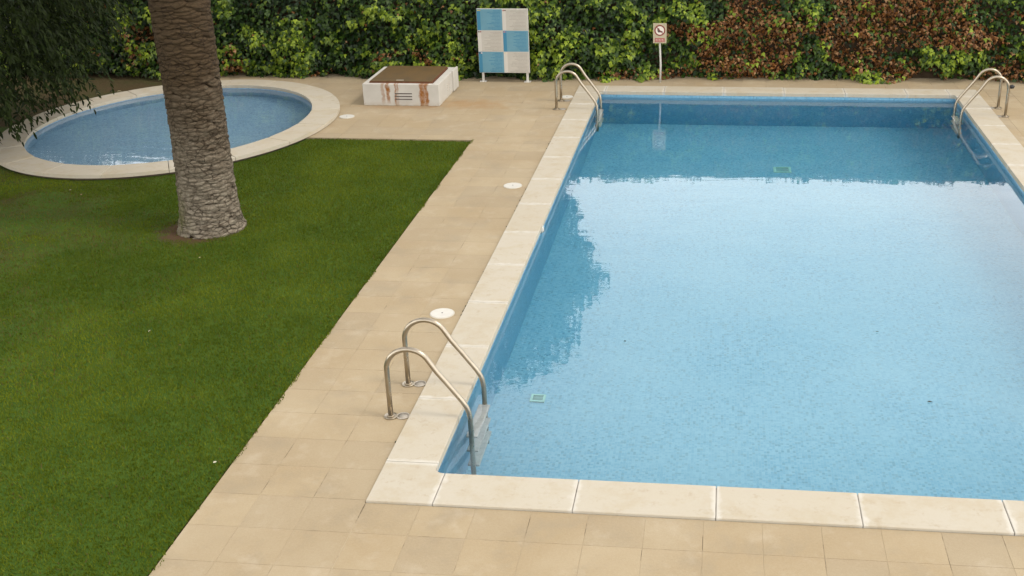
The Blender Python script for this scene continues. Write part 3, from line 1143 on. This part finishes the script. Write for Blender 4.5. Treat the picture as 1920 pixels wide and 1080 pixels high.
# ------------------------------------------------------------------ tall tree beyond the wall (mirrored in the pool)
TT = Vector((-4.6, 22.0, -0.07))
tall = empty('tall_tree', TT)
tag(tall, 'tall tree beyond the ivy wall, mirrored dark along the left edge of the big pool', 'tree')
bm = bmesh.new()
limb(bm, [(0, 0, 0), (0.1, 0, 2), (0, 0.1, 4), (0.1, 0, 7)], 0.3, 0.12, 12)
for k in range(12):
    a = k * 2.4
    z0 = 2.6 + k * 0.4
    limb(bm, [(0.05, 0.05, z0), (math.cos(a) * 1.0, math.sin(a) * 1.0, z0 + 0.7), (math.cos(a) * 2.2, math.sin(a) * 2.0, z0 + 1.3)], 0.09, 0.02)
bm_obj('trunk', bm, MAT_BARK, tall, True)
blobs = [((0.4, 0, 4.4), (2.7, 2.2, 2.2)), ((0.5, 0, 7.0), (3.3, 2.5, 1.6)), ((1.2, 0, 7.4), (2.7, 2.0, 1.0)), ((0.2, 0, 8.9), (3.1, 2.5, 1.5)), ((0.9, 0, 5.6), (2.5, 1.8, 1.2))]
P, Nn, T = [], [], []
for c, r in blobs:
    n = 5200
    d = rng.normal(0, 1, (n, 3))
    d /= np.linalg.norm(d, axis=1, keepdims=True)
    rr = rng.uniform(0.3, 1, (n, 1)) ** 0.4
    lump = (0.80 + 0.4 * vnoise(d[:, 0] * 2.5 + 4 + c[2], d[:, 2] * 2.5 + d[:, 1] * 2, 71, 3))[:, None]
    P.append(np.array(c) + d * np.array(r) * rr * lump)
    Nn.append(d + rng.normal(0, 0.5, (n, 3)))
    T.append(rng.normal(0, 1, (n, 3)) + np.array((0, 0, -0.6)))
P, Nn, T = map(np.concatenate, (P, Nn, T))
tc = rng.uniform(0, 1, len(P))[:, None]
col = np.array((0.02, 0.04, 0.01)) * (1 - tc) + np.array((0.06, 0.10, 0.02)) * tc
V, Fc, Cc = leaf_arrays(QUAD_V, QUAD_F, P, Nn, T, rng.uniform(0.16, 0.3, len(P)), col)
np_obj('crown', V, Fc, MAT_TREELEAF, tall, Cc)['kind'] = 'stuff'

# ------------------------------------------------------------------ grass
NB = 620000
gx_ = rng.uniform(-9.6, LAWN_X + 0.03, NB)
gy_ = rng.uniform(-2.6, LAWN_Y + 0.01, NB)
pj = project(np.stack([gx_, gy_, np.full(NB, Z_LAWN)], -1))
ok = (pj[:, 2] > 1) & (pj[:, 0] > -330) & (pj[:, 0] < 1920) & (pj[:, 1] < 1230)
ok &= ell_f(gx_, gy_, 0.012) > 1
pr = np.hypot(gx_ - PALM[0], gy_ - PALM[1])
ok &= pr > 0.40
pr2 = np.hypot(gx_ - PALM[0] + 0.12, gy_ - PALM[1] + 0.10) + 0.2 * (vnoise(gx_ * 7, gy_ * 7, 81, 2) - 0.5)
ok &= rng.uniform(0, 1, NB) < np.clip((pr2 - 0.36) / 0.16, 0.1, 1)
# ragged edge towards the paving
edge = LAWN_X - gx_
ok &= edge > -0.012 + 0.085 * (vnoise(gy_ * 5, gy_ * 0, 91, 5) - 0.45)
bare_shade = np.clip((-2.9 - gx_) / 3.0, 0, 1) * np.clip((vnoise(gx_ * 1.3, gy_ * 1.6, 95, 4) - 0.44) / 0.14, 0, 1)  # worn patches at left, which also stand in for the shade there
ok &= rng.uniform(0, 1, NB) > 0.70 * bare_shade
gx_, gy_, bare_shade = gx_[ok], gy_[ok], bare_shade[ok]
n = len(gx_)
hgt = rng.uniform(0.012, 0.027, n) * (0.85 + 0.35 * vnoise(gx_ * 5, gy_ * 5, 101, 2))
az = rng.uniform(0, 2 * math.pi, n)
lean = rng.uniform(0.1, 0.9, n) * hgt
laz = rng.uniform(0, 2 * math.pi, n)
wd = rng.uniform(0.0028, 0.0055, n)
base = np.stack([gx_, gy_, np.where(gx_ > LAWN_X - 0.004, Z_TILE, Z_LAWN)], -1)
sx_ = np.stack([np.cos(az) * wd, np.sin(az) * wd, np.zeros(n)], -1)
tp = base + np.stack([np.cos(laz) * lean, np.sin(laz) * lean, hgt], -1)
V = np.stack([base - sx_, base + sx_, tp], 1).reshape(-1, 3)
Fc = np.arange(n * 3).reshape(-1, 3)
tone = np.clip(vnoise(gx_ * 1.1, gy_ * 1.1, 111, 5) * 1.7 - 0.5 + rng.normal(0, 0.20, n), 0, 1)[:, None]
col = np.array((0.064, 0.094, 0.004)) * (1 - tone) + np.array((0.155, 0.185, 0.012)) * tone
dry = (rng.uniform(0, 1, n) < 0.025 + 0.48 * bare_shade)[:, None]  # dry blades; the extra brown at left also paints the lawn's shade
col = np.where(dry, np.array((0.115, 0.080, 0.030)), col)
tag(np_obj('grass', V, Fc, m_leaf('grass_blade', 0.25, 0.6, 0.12), None, np.repeat(col, 3, 0)), 'short mown green grass of the lawn', 'grass', kind='stuff')


# ------------------------------------------------------------------ ladders
def arc(cx, cz, r, a0, a1, n):
    return [(cx + r * math.cos(math.radians(a0 + (a1 - a0) * k / n)), cz + r * math.sin(math.radians(a0 + (a1 - a0) * k / n))) for k in range(n + 1)]


def make_ladder(y_near, y_far, x_base, mirror, label):
    root = empty('pool_ladder', (x_base, (y_near + y_far) / 2, 0))
    tag(root, label, 'ladder', 'steel ladders at the corners of the big pool')
    s = -1 if mirror else 1
    prof = [(0, Z_TILE), (0, 0.2), (0, 0.40)] + arc(0.185, 0.41, 0.185, 180, 38, 14) + [(0.45, 0.40 - 0.0)][:0]
    prof += [(0.40, 0.415), (0.50, 0.285), (0.60, 0.150), (0.632, 0.098)] + [(0.648, 0.05), (0.655, 0.0), (0.657, -0.1), (0.657, -0.6), (0.657, -1.02)]
    for y in (y_near, y_far):
        yy = y - (y_near + y_far) / 2
        bm = bmesh.new()
        tube(bm, [(s * x, yy, z) for x, z in prof], 0.0215, 14)
        rail = bm_obj('rail', bm, MAT_STEEL, root, True)
        bm = bmesh.new()
        disc(bm, (0, yy, Z_TILE), 0.056, 0.012, 24)
        disc(bm, (0, yy, Z_TILE + 0.01), 0.034, 0.012, 20)
        bm_obj('base_flange', bm, MAT_STEEL, root, True)
        # open hinged cover lying beside the flange: a ring with a sunk plate
        bm = bmesh.new()
        cx, cy = s * 0.098, yy + 0.012
        tube(bm, [(cx + 0.05 * math.cos(t), cy + 0.05 * math.sin(t), Z_TILE + 0.006) for t in [2 * math.pi * k / 24 for k in range(25)]], 0.005, 6)
        disc(bm, (cx, cy, Z_TILE), 0.047, 0.004, 24, 0)
        bm_obj('flange_cover', bm, MAT_GREYCAP, root, True)
    for zt in (-0.27, -0.53, -0.79):
        bm = bmesh.new()
        box(bm, (s * 0.657 - 0.05, -(y_far - y_near) / 2 + 0.01, zt - 0.016), (s * 0.657 + 0.05, (y_far - y_near) / 2 - 0.01, zt + 0.016), 0.008)
        bm_obj('tread', bm, m_steel_dull, root)
    return root


m_steel_dull = m_simple('tread_plastic', (0.50, 0.50, 0.48), 0.5, 0.0, 0.3, 20)
make_ladder(1.23, 1.79, -0.155, False, 'steel pool ladder nearest the camera, at the front left corner of the big pool')
make_ladder(11.22, 11.78, -0.175, False, 'steel pool ladder at the back left corner of the big pool, near the information board')
l3 = make_ladder(11.13, 11.65, 6.77, True, 'steel pool ladder at the back right corner with a black cap on its rail')
bm = bmesh.new()
tube(bm, [(0.02, -0.26, 0.44), (0.05, -0.26, 0.45), (0.075, -0.26, 0.44)], [0.026, 0.032, 0.024], 12)
bm_obj('rubber_cap', bm, MAT_BLACK, l3, True)


# ------------------------------------------------------------------ skimmer lids
def lid(x, y, r, label):
    root = empty('skimmer_lid', (x, y, Z_TILE))
    tag(root, label, 'lid', 'round white skimmer lids in the paving')
    bm = bmesh.new()
    disc(bm, (0, 0, 0), r, 0.010, 36, 0.004)
    bm_obj('cover', bm, MAT_WHITE, root)
    bm = bmesh.new()
    tube(bm, [(r * 1.04 * math.cos(t), r * 1.04 * math.sin(t), 0.002) for t in [2 * math.pi * k / 36 for k in range(37)]], 0.006, 6)
    bm_obj('rim', bm, m_simple('lid_rim', (0.50, 0.46, 0.38), 0.7), root, True)
    bm = bmesh.new()
    disc(bm, (0, 0, 0.009), 0.008, 0.003, 12, 0)
    bm_obj('finger_hole', bm, MAT_BLACK, root)


lid(-0.20, 3.26, 0.112, 'round white skimmer lid closest to the nearest ladder')
lid(-0.20, 7.27, 0.112, 'round white skimmer lid midway along the left edge of the big pool')
lid(-0.115, 12.05, 0.10, 'round white skimmer lid behind the back left ladder')
lid(-3.44, 10.59, 0.112, 'round white skimmer lid beside the right end of the wading pool rim')

# ------------------------------------------------------------------ plant-room box with rusty lid
N = Nodes('box_render')
p_ = N.coord('Object')
s_ = N.sep(p_)
c_ = N.mix(N.rng(N.noise(p_, 3, 5), 0.35, 0.7), (0.48, 0.46, 0.415), (0.42, 0.395, 0.35))
front = N.rng(s_[1], -0.62, -0.655, 0, 1)
wob = N.math('MULTIPLY', N.math('SUBTRACT', N.noise(N.vmath('MULTIPLY', p_, (1, 1, 1.6)), 6, 4), 0.5), 0.10)
rust = None
for xc, w_, st_, zlo in ((-0.30, 0.040, 0.55, 0.0), (-0.215, 0.042, 1.0, 0.02), (-0.09, 0.022, 0.8, -0.1), (-0.045, 0.018, 0.7, 0.17), (0.355, 0.06, 1.0, -0.1), (0.425, 0.045, 1.0, -0.1), (-0.07, 0.05, 0.35, -0.1)):
    dx = N.math('ABSOLUTE', N.math('SUBTRACT', N.math('ADD', s_[0], wob), xc))
    m_ = N.math('MULTIPLY', N.rng(dx, w_, w_ * 0.35, 0, st_, True), N.rng(s_[2], zlo, zlo + 0.1))
    rust = m_ if rust is None else N.math('MAXIMUM', rust, m_)
rust = N.math('MULTIPLY', rust, N.rng(s_[1], -0.55, -0.60, 0, 1))
rust = N.math('MULTIPLY', rust, N.rng(N.noise(p_, 22, 4), 0.25, 0.6, 0.55, 1))
c_ = N.mix(rust, c_, N.mix(N.noise(p_, 12), (0.15, 0.045, 0.006), (0.30, 0.12, 0.018)))
c_ = N.mix(N.math('MULTIPLY', N.rng(s_[2], 0.07, 0.0), N.rng(N.noise(p_, 9, 4), 0.4, 0.7, 0, 0.7)), c_, (0.40, 0.31, 0.19))
MAT_BOX = N.done(N.pbr(c_, 0.8, normal=N.bump(N.noise(p_, 40, 4), 0.2, 0.004), spec=0.25))
N = Nodes('rusty_lid')
p_ = N.coord('Object')
c_ = N.mix(N.rng(N.noise(p_, 4, 5, 0.6), 0.35, 0.65), (0.115, 0.068, 0.022), (0.085, 0.055, 0.022))
c_ = N.mix(N.rng(N.noise(p_, 18, 4, 0.7), 0.55, 0.75, 0, 0.6), c_, (0.17, 0.075, 0.025))
MAT_LID = N.done(N.pbr(c_, 0.55, 0.0, N.bump(N.noise(p_, 50, 3), 0.15, 0.002), 0.4))
MAT_RUST = m_simple('rust_frame', (0.15, 0.055, 0.022), 0.8, 0, 0.5, 12)

bx = empty('pump_chamber', (-2.745, 11.99, Z_TILE))
tag(bx, 'low white masonry pump chamber with a rust streaked front and a brown metal lid', 'chamber')
X0, X1, Y0, Y1, H = -0.635, 0.635, -0.66, 0.66, 0.355
bm = bmesh.new()
t_ = 0.085
box(bm, (X0, Y0, 0), (X1, Y0 + t_, H), 0.008)
box(bm, (X0, Y1 - t_, 0), (X1, Y1, H - 0.002), 0.008)
box(bm, (X0, Y0 + t_ - 0.004, 0), (X0 + t_, Y1 - t_ + 0.004, H - 0.001), 0.008)
box(bm, (X1 - t_ - 0.03, Y0 + t_ - 0.004, 0), (X1, Y1 - t_ + 0.004, H - 0.001), 0.008)
body = bm_obj('body', bm, MAT_BOX, bx)
bm = bmesh.new()
box(bm, (X1 - 0.002, 0.30, 0.02), (X1 + 0.03, Y1 + 0.004, H + 0.012), 0.006)
bm_obj('corner_pier', bm, MAT_BOX, bx)
lx0, lx1, ly0, ly1 = X0 + 0.10, X1 - 0.125, Y0 + 0.085, Y1 - 0.09
bm = bmesh.new()
for a, b in (((lx0, ly0, H - 0.03), (lx1, ly0 + 0.03, H + 0.022)), ((lx0, ly1 - 0.03, H - 0.03), (lx1, ly1, H + 0.022)),
             ((lx0, ly0 + 0.03, H - 0.03), (lx0 + 0.03, ly1 - 0.03, H + 0.022)), ((lx1 - 0.03, ly0 + 0.03, H - 0.03), (lx1, ly1 - 0.03, H + 0.022))):
    box(bm, a, b)
bm_obj('lid_frame', bm, MAT_RUST, bx)
bm = bmesh.new()
box(bm, (lx0 + 0.012, ly0 + 0.004, H + 0.020), (lx1 - 0.012, ly1 - 0.012, H + 0.036), 0.004)
ld = bm_obj('lid', bm, MAT_LID, bx)
bm = bmesh.new()
box(bm, (-0.09, ly0 + 0.02, H + 0.034), (0.03, ly0 + 0.045, H + 0.046), 0.003)
bm_obj('handle', bm, m_simple('worn_metal', (0.5, 0.45, 0.36), 0.4, 0.6), ld)
for k in range(3):
    z0 = 0.10 + k * 0.047
    bm = bmesh.new()
    box(bm, (-0.10, Y0 - 0.004, z0), (0.185, Y0 + 0.02, z0 + 0.018))
    bm_obj('vent_slot', bm, m_vent if k else m_simple('vent_dark', (0.10, 0.085, 0.075), 0.8), bx)
    m_vent = bpy.data.materials['vent_dark']
    bm = bmesh.new()
    box(bm, (-0.105, Y0 - 0.010, z0 + 0.018), (0.19, Y0 + 0.004, z0 + 0.026), 0.002)
    bm_obj('vent_louvre', bm, MAT_BOX, bx)
bm = bmesh.new()
for k in range(4):
    box(bm, (X1 - 0.004, -0.08 + 0.0, 0.12 + k * 0.04), (X1 + 0.004, 0.10, 0.132 + k * 0.04))
bm_obj('side_grille', bm, m_simple('side_grille', (0.50, 0.46, 0.40), 0.7), bx)


# ------------------------------------------------------------------ information board
def m_print(name, base, ink, seed, left, strip=None):
    """painted panel with rows of small unreadable print"""
    N = Nodes(name)
    g = N.coord('Generated')
    s = N.sep(g)
    rows = 15.0
    rz = N.math('MULTIPLY', s[2], rows)
    fr = N.math('FRACT', rz)
    ri = N.math('FLOOR', rz)
    wn = N.n('ShaderNodeTexWhiteNoise', noise_dimensions='1D')
    N.l(N.math('ADD', ri, seed), wn.inputs['W'])
    start = N.rng(wn.outputs['Value'], 0, 1, left, left + 0.35)
    on = N.math('GREATER_THAN', s[0], start)
    on = N.math('MULTIPLY', on, N.math('LESS_THAN', s[0], 0.93))
    on = N.math('MULTIPLY', on, N.math('GREATER_THAN', fr, 0.50))
    cv = N.n('ShaderNodeCombineXYZ')
    N.l(N.math('MULTIPLY', s[0], 46), cv.inputs[0])
    N.l(N.math('MULTIPLY', ri, 7.3), cv.inputs[1])
    cv.inputs[2].default_value = seed
    word = N.rng(N.noise(cv.outputs[0], 1.0, 2), 0.36, 0.44)
    on = N.math('MULTIPLY', on, word)
    on = N.math('MULTIPLY', on, N.math('LESS_THAN', s[2], 0.95))
    c = N.mix(N.rng(N.noise(g, 3, 4), 0.3, 0.7), base, tuple(v * 0.9 for v in base))
    if strip:
        c = N.mix(N.math('LESS_THAN', s[0], 0.14), c, strip)
    c = N.mix(N.math('MULTIPLY', on, 0.75), c, ink)
    return N.done(N.pbr(c, 0.45, spec=0.4))


SB = empty('information_board', (-1.345, 13.10, Z_TILE))
tag(SB, 'information board of six blue and white panels on two white posts before the ivy', 'sign')
bx0, bx1, bz0, bz1 = -0.452, 0.447, 0.165, 1.275
for x in (-0.395, 0.395):
    bm = bmesh.new()
    box(bm, (x - 0.02, 0.012, 0.0), (x + 0.02, 0.05, bz1 - 0.02), 0.004)
    bm_obj('post', bm, MAT_WHITE, SB)
    bm = bmesh.new()
    box(bm, (x - 0.06, -0.03, 0.0), (x + 0.06, 0.08, 0.012), 0.004)
    bm_obj('foot_plate', bm, MAT_WHITE, SB)
bm = bmesh.new()
box(bm, (bx0, -0.012, bz0), (bx1, 0.010, bz1), 0.003)
bm_obj('backing_board', bm, MAT_WHITE, SB)
pwid, phgt = (bx1 - bx0 - 0.012) / 2, (bz1 - bz0 - 0.014) / 3
BLUE, BLUE2, CREAM = (0.115, 0.265, 0.34), (0.035, 0.18, 0.29), (0.46, 0.43, 0.375)
flags = [[(0.55, 0.45, 0.12), (0.45, 0.35, 0.12)], [(0.35, 0.10, 0.09), (0.12, 0.08, 0.06)], [(0.07, 0.05, 0.07), (0.25, 0.07, 0.07)],
         [(0.45, 0.20, 0.22), (0.20, 0.20, 0.35)], [(0.05, 0.05, 0.06), (0.55, 0.50, 0.50)], [(0.60, 0.50, 0.35), (0.62, 0.55, 0.42)]]
k = 0
for r in range(3):
    for c in range(2):
        blue = (r + c) % 2 == 0
        px0 = bx0 + 0.005 + c * (pwid + 0.002)
        pz0 = bz1 - 0.005 - (r + 1) * phgt - r * 0.002
        bm = bmesh.new()
        box(bm, (0, -0.004, 0), (pwid - 0.002, 0.0, phgt - 0.002), 0.001)
        mt = m_print('panel_print_%d' % k, BLUE if blue else CREAM, (0.02, 0.15, 0.27) if blue else (0.32, 0.29, 0.25), k * 31.0, 0.38 if blue else 0.22, BLUE2 if blue else (0.52, 0.49, 0.44))
        pn = bm_obj('panel', bm, mt, SB, loc=(px0, -0.0125, pz0))
        pn['label'] = 'blue panel of small print' if blue else 'off white panel of small print'
        for q in range(2):
            bm = bmesh.new()
            box(bm, (0.010 + q * 0.030, -0.0055, phgt - 0.034), (0.034 + q * 0.030, -0.0042, phgt - 0.012))
            bm_obj('flag', bm, m_simple('flag_%d_%d' % (k, q), flags[k][q], 0.5), pn)
        k += 1

# ------------------------------------------------------------------ prohibition sign
PS = empty('prohibition_sign', (1.365, 13.18, Z_TILE))
tag(PS, 'small cream prohibition sign with a red ring on a thin white post in the ivy', 'sign')
bm = bmesh.new()
tube(bm, [(0.012, 0.02, 0), (0.018, 0.02, 0.3), (0.0, 0.02, 0.66), (0.0, 0.02, 0.95)], 0.017, 10)
bm_obj('post', bm, MAT_WHITE, PS, True)
bm = bmesh.new()
box(bm, (-0.115, -0.012, 0.685), (0.115, 0.0, 1.025), 0.003)
bm_obj('board', bm, m_simple('cream_board', (0.45, 0.38, 0.25), 0.5), PS)
MAT_RED = m_simple('sign_red', (0.22, 0.035, 0.025), 0.5)
zc, yb = 0.905, -0.0135


def flat_ring(bm, r0, r1, y, zc, n=40):
    a = [[bm.verts.new((r * math.cos(2 * math.pi * k / n), y, zc + r * math.sin(2 * math.pi * k / n))) for k in range(n)] for r in (r0, r1)]
    for k in range(n):
        bm.faces.new((a[0][k], a[0][(k + 1) % n], a[1][(k + 1) % n], a[1][k]))


bm = bmesh.new()
bm.faces.new([bm.verts.new((0.083 * math.cos(-2 * math.pi * k / 36), yb, zc + 0.083 * math.sin(-2 * math.pi * k / 36))) for k in range(36)])
bm_obj('white_field', bm, m_simple('field_white', (0.74, 0.66, 0.56), 0.5), PS)
bm = bmesh.new()
flat_ring(bm, 0.072, 0.093, yb - 0.002, zc)
bar = [(-0.055, 0.045), (-0.045, 0.055), (0.055, -0.045), (0.045, -0.055)]
bm.faces.new([bm.verts.new((x, yb - 0.002, zc + z)) for x, z in bar])
bm_obj('red_ring', bm, MAT_RED, PS)
bm = bmesh.new()
shoe = [(-0.045, 0.03), (-0.015, 0.04), (0.0, 0.0), (0.045, -0.012), (0.05, -0.032), (-0.03, -0.036), (-0.04, -0.01)]
bm.faces.new([bm.verts.new((x, yb - 0.001, zc + z)) for x, z in shoe])
bm_obj('pictogram', bm, m_simple('pictogram_dark', (0.10, 0.07, 0.06), 0.5), PS)
bm = bmesh.new()
box(bm, (-0.085, yb - 0.001, 0.705), (0.085, yb + 0.002, 0.775))
plate = bm_obj('red_plate', bm, m_simple('plate_red', (0.36, 0.10, 0.08), 0.5), PS)
for q in range(2):
    bm = bmesh.new()
    for s_, e_ in ((-0.07, -0.03), (-0.022, 0.02), (0.03, 0.068)):
        box(bm, (s_, yb - 0.0022, 0.722 + q * 0.024), (e_ - 0.006 * q, yb - 0.0012, 0.732 + q * 0.024))
    bm_obj('text_line', bm, m_simple('plate_text_%d' % q, (0.60, 0.42, 0.36), 0.5), plate)

# ------------------------------------------------------------------ fallen leaves and bits
def fallen(x, y, z, size, colr, label, group, name='fallen_leaf'):
    a = random.uniform(0, 6.28)
    V, Fc, Cc = leaf_arrays(LANCE_V * np.array((1.7, 1, 2.2)), LANCE_F, np.zeros((1, 3)), np.array([(random.uniform(-0.3, 0.3), random.uniform(-0.3, 0.3), 1.0)]),
                            np.array([(math.cos(a), math.sin(a), 0.0)]), np.array([size]), np.array([colr]))
    o = np_obj(name, V, Fc, MAT_TREELEAF, None, Cc)
    o.location = (x, y, z)
    tag(o, label, 'leaf', group)


LITTER = (((-5.95, 6.72), (0.55, 0.50, 0.38), 'whitish fallen leaf on the lawn below the wading pool, left of a pinkish one'),
          ((-5.71, 6.58), (0.42, 0.26, 0.16), 'pinkish fallen leaf on the lawn between the palm and the wading pool rim'),
          ((-3.23, 4.52), (0.50, 0.44, 0.24), 'pale yellow fallen leaf on the lawn just in front of the palm base'),
          ((-2.90, 2.68), (0.60, 0.56, 0.42), 'white fallen leaf in the middle of the lawn beside a brown one'),
          ((-2.46, 2.38), (0.26, 0.15, 0.08), 'brown curled fallen leaf in the middle of the lawn'),
          ((-1.32, 0.42), (0.62, 0.58, 0.45), 'white fallen leaf near the paved edge at the front of the lawn'))
for (x, y), cc, lb in LITTER:
    fallen(x, y, Z_LAWN + 0.024, 0.036, tuple(v * 0.8 for v in cc), lb, None)
fallen(1.62, 2.95, WATER_Z + 0.004, 0.03, (0.05, 0.045, 0.015), 'tiny dark leaf floating on the big pool near the mirrored tree', None, 'floating_leaf')
fallen(3.95, 3.35, WATER_Z + 0.004, 0.035, (0.05, 0.04, 0.02), 'tiny dark leaf floating in the middle of the big pool', None, 'floating_leaf')
fallen(4.22, 1.99, WATER_Z + 0.004, 0.05, (0.04, 0.03, 0.015), 'tiny dark leaf floating on the near right of the big pool', None, 'floating_leaf')
for x, y in ((-8.35, 12.05), (-8.1, 12.2), (-8.0, 12.05), (-7.75, 12.4)):
    fallen(x, y, -0.05, random.uniform(0.06, 0.1), (0.50, 0.42, 0.30), 'dry pale leaf lying on the soil bed behind the wading pool', 'dry leaves on the soil bed')

# moss and dirt caught in the joint beside the left coping
bm = bmesh.new()
for y0, sp, n_ in ((3.55, 0.45, 26), (7.15, 0.25, 12), (9.2, 0.3, 12), (5.6, 1.6, 22), (1.0, 1.0, 8), (10.6, 0.8, 10)):
    for _ in range(n_):
        m_ = bmesh.ops.create_icosphere(bm, subdivisions=1, radius=random.uniform(0.004, 0.011))
        off = Vector((random.gauss(-0.004, 0.004), y0 + random.gauss(0, sp * 0.5), Z_TILE + random.uniform(-0.002, 0.003)))
        st_ = random.uniform(1, 2.6)
        for v in m_['verts']:
            v.co = Vector((v.co.x, v.co.y * st_, v.co.z * 0.7)) + off
child(bm_obj('joint_moss', bm, m_simple('joint_moss', (0.05, 0.045, 0.02), 0.95, 0, 0.5, 20)), pool)['kind'] = 'stuff'
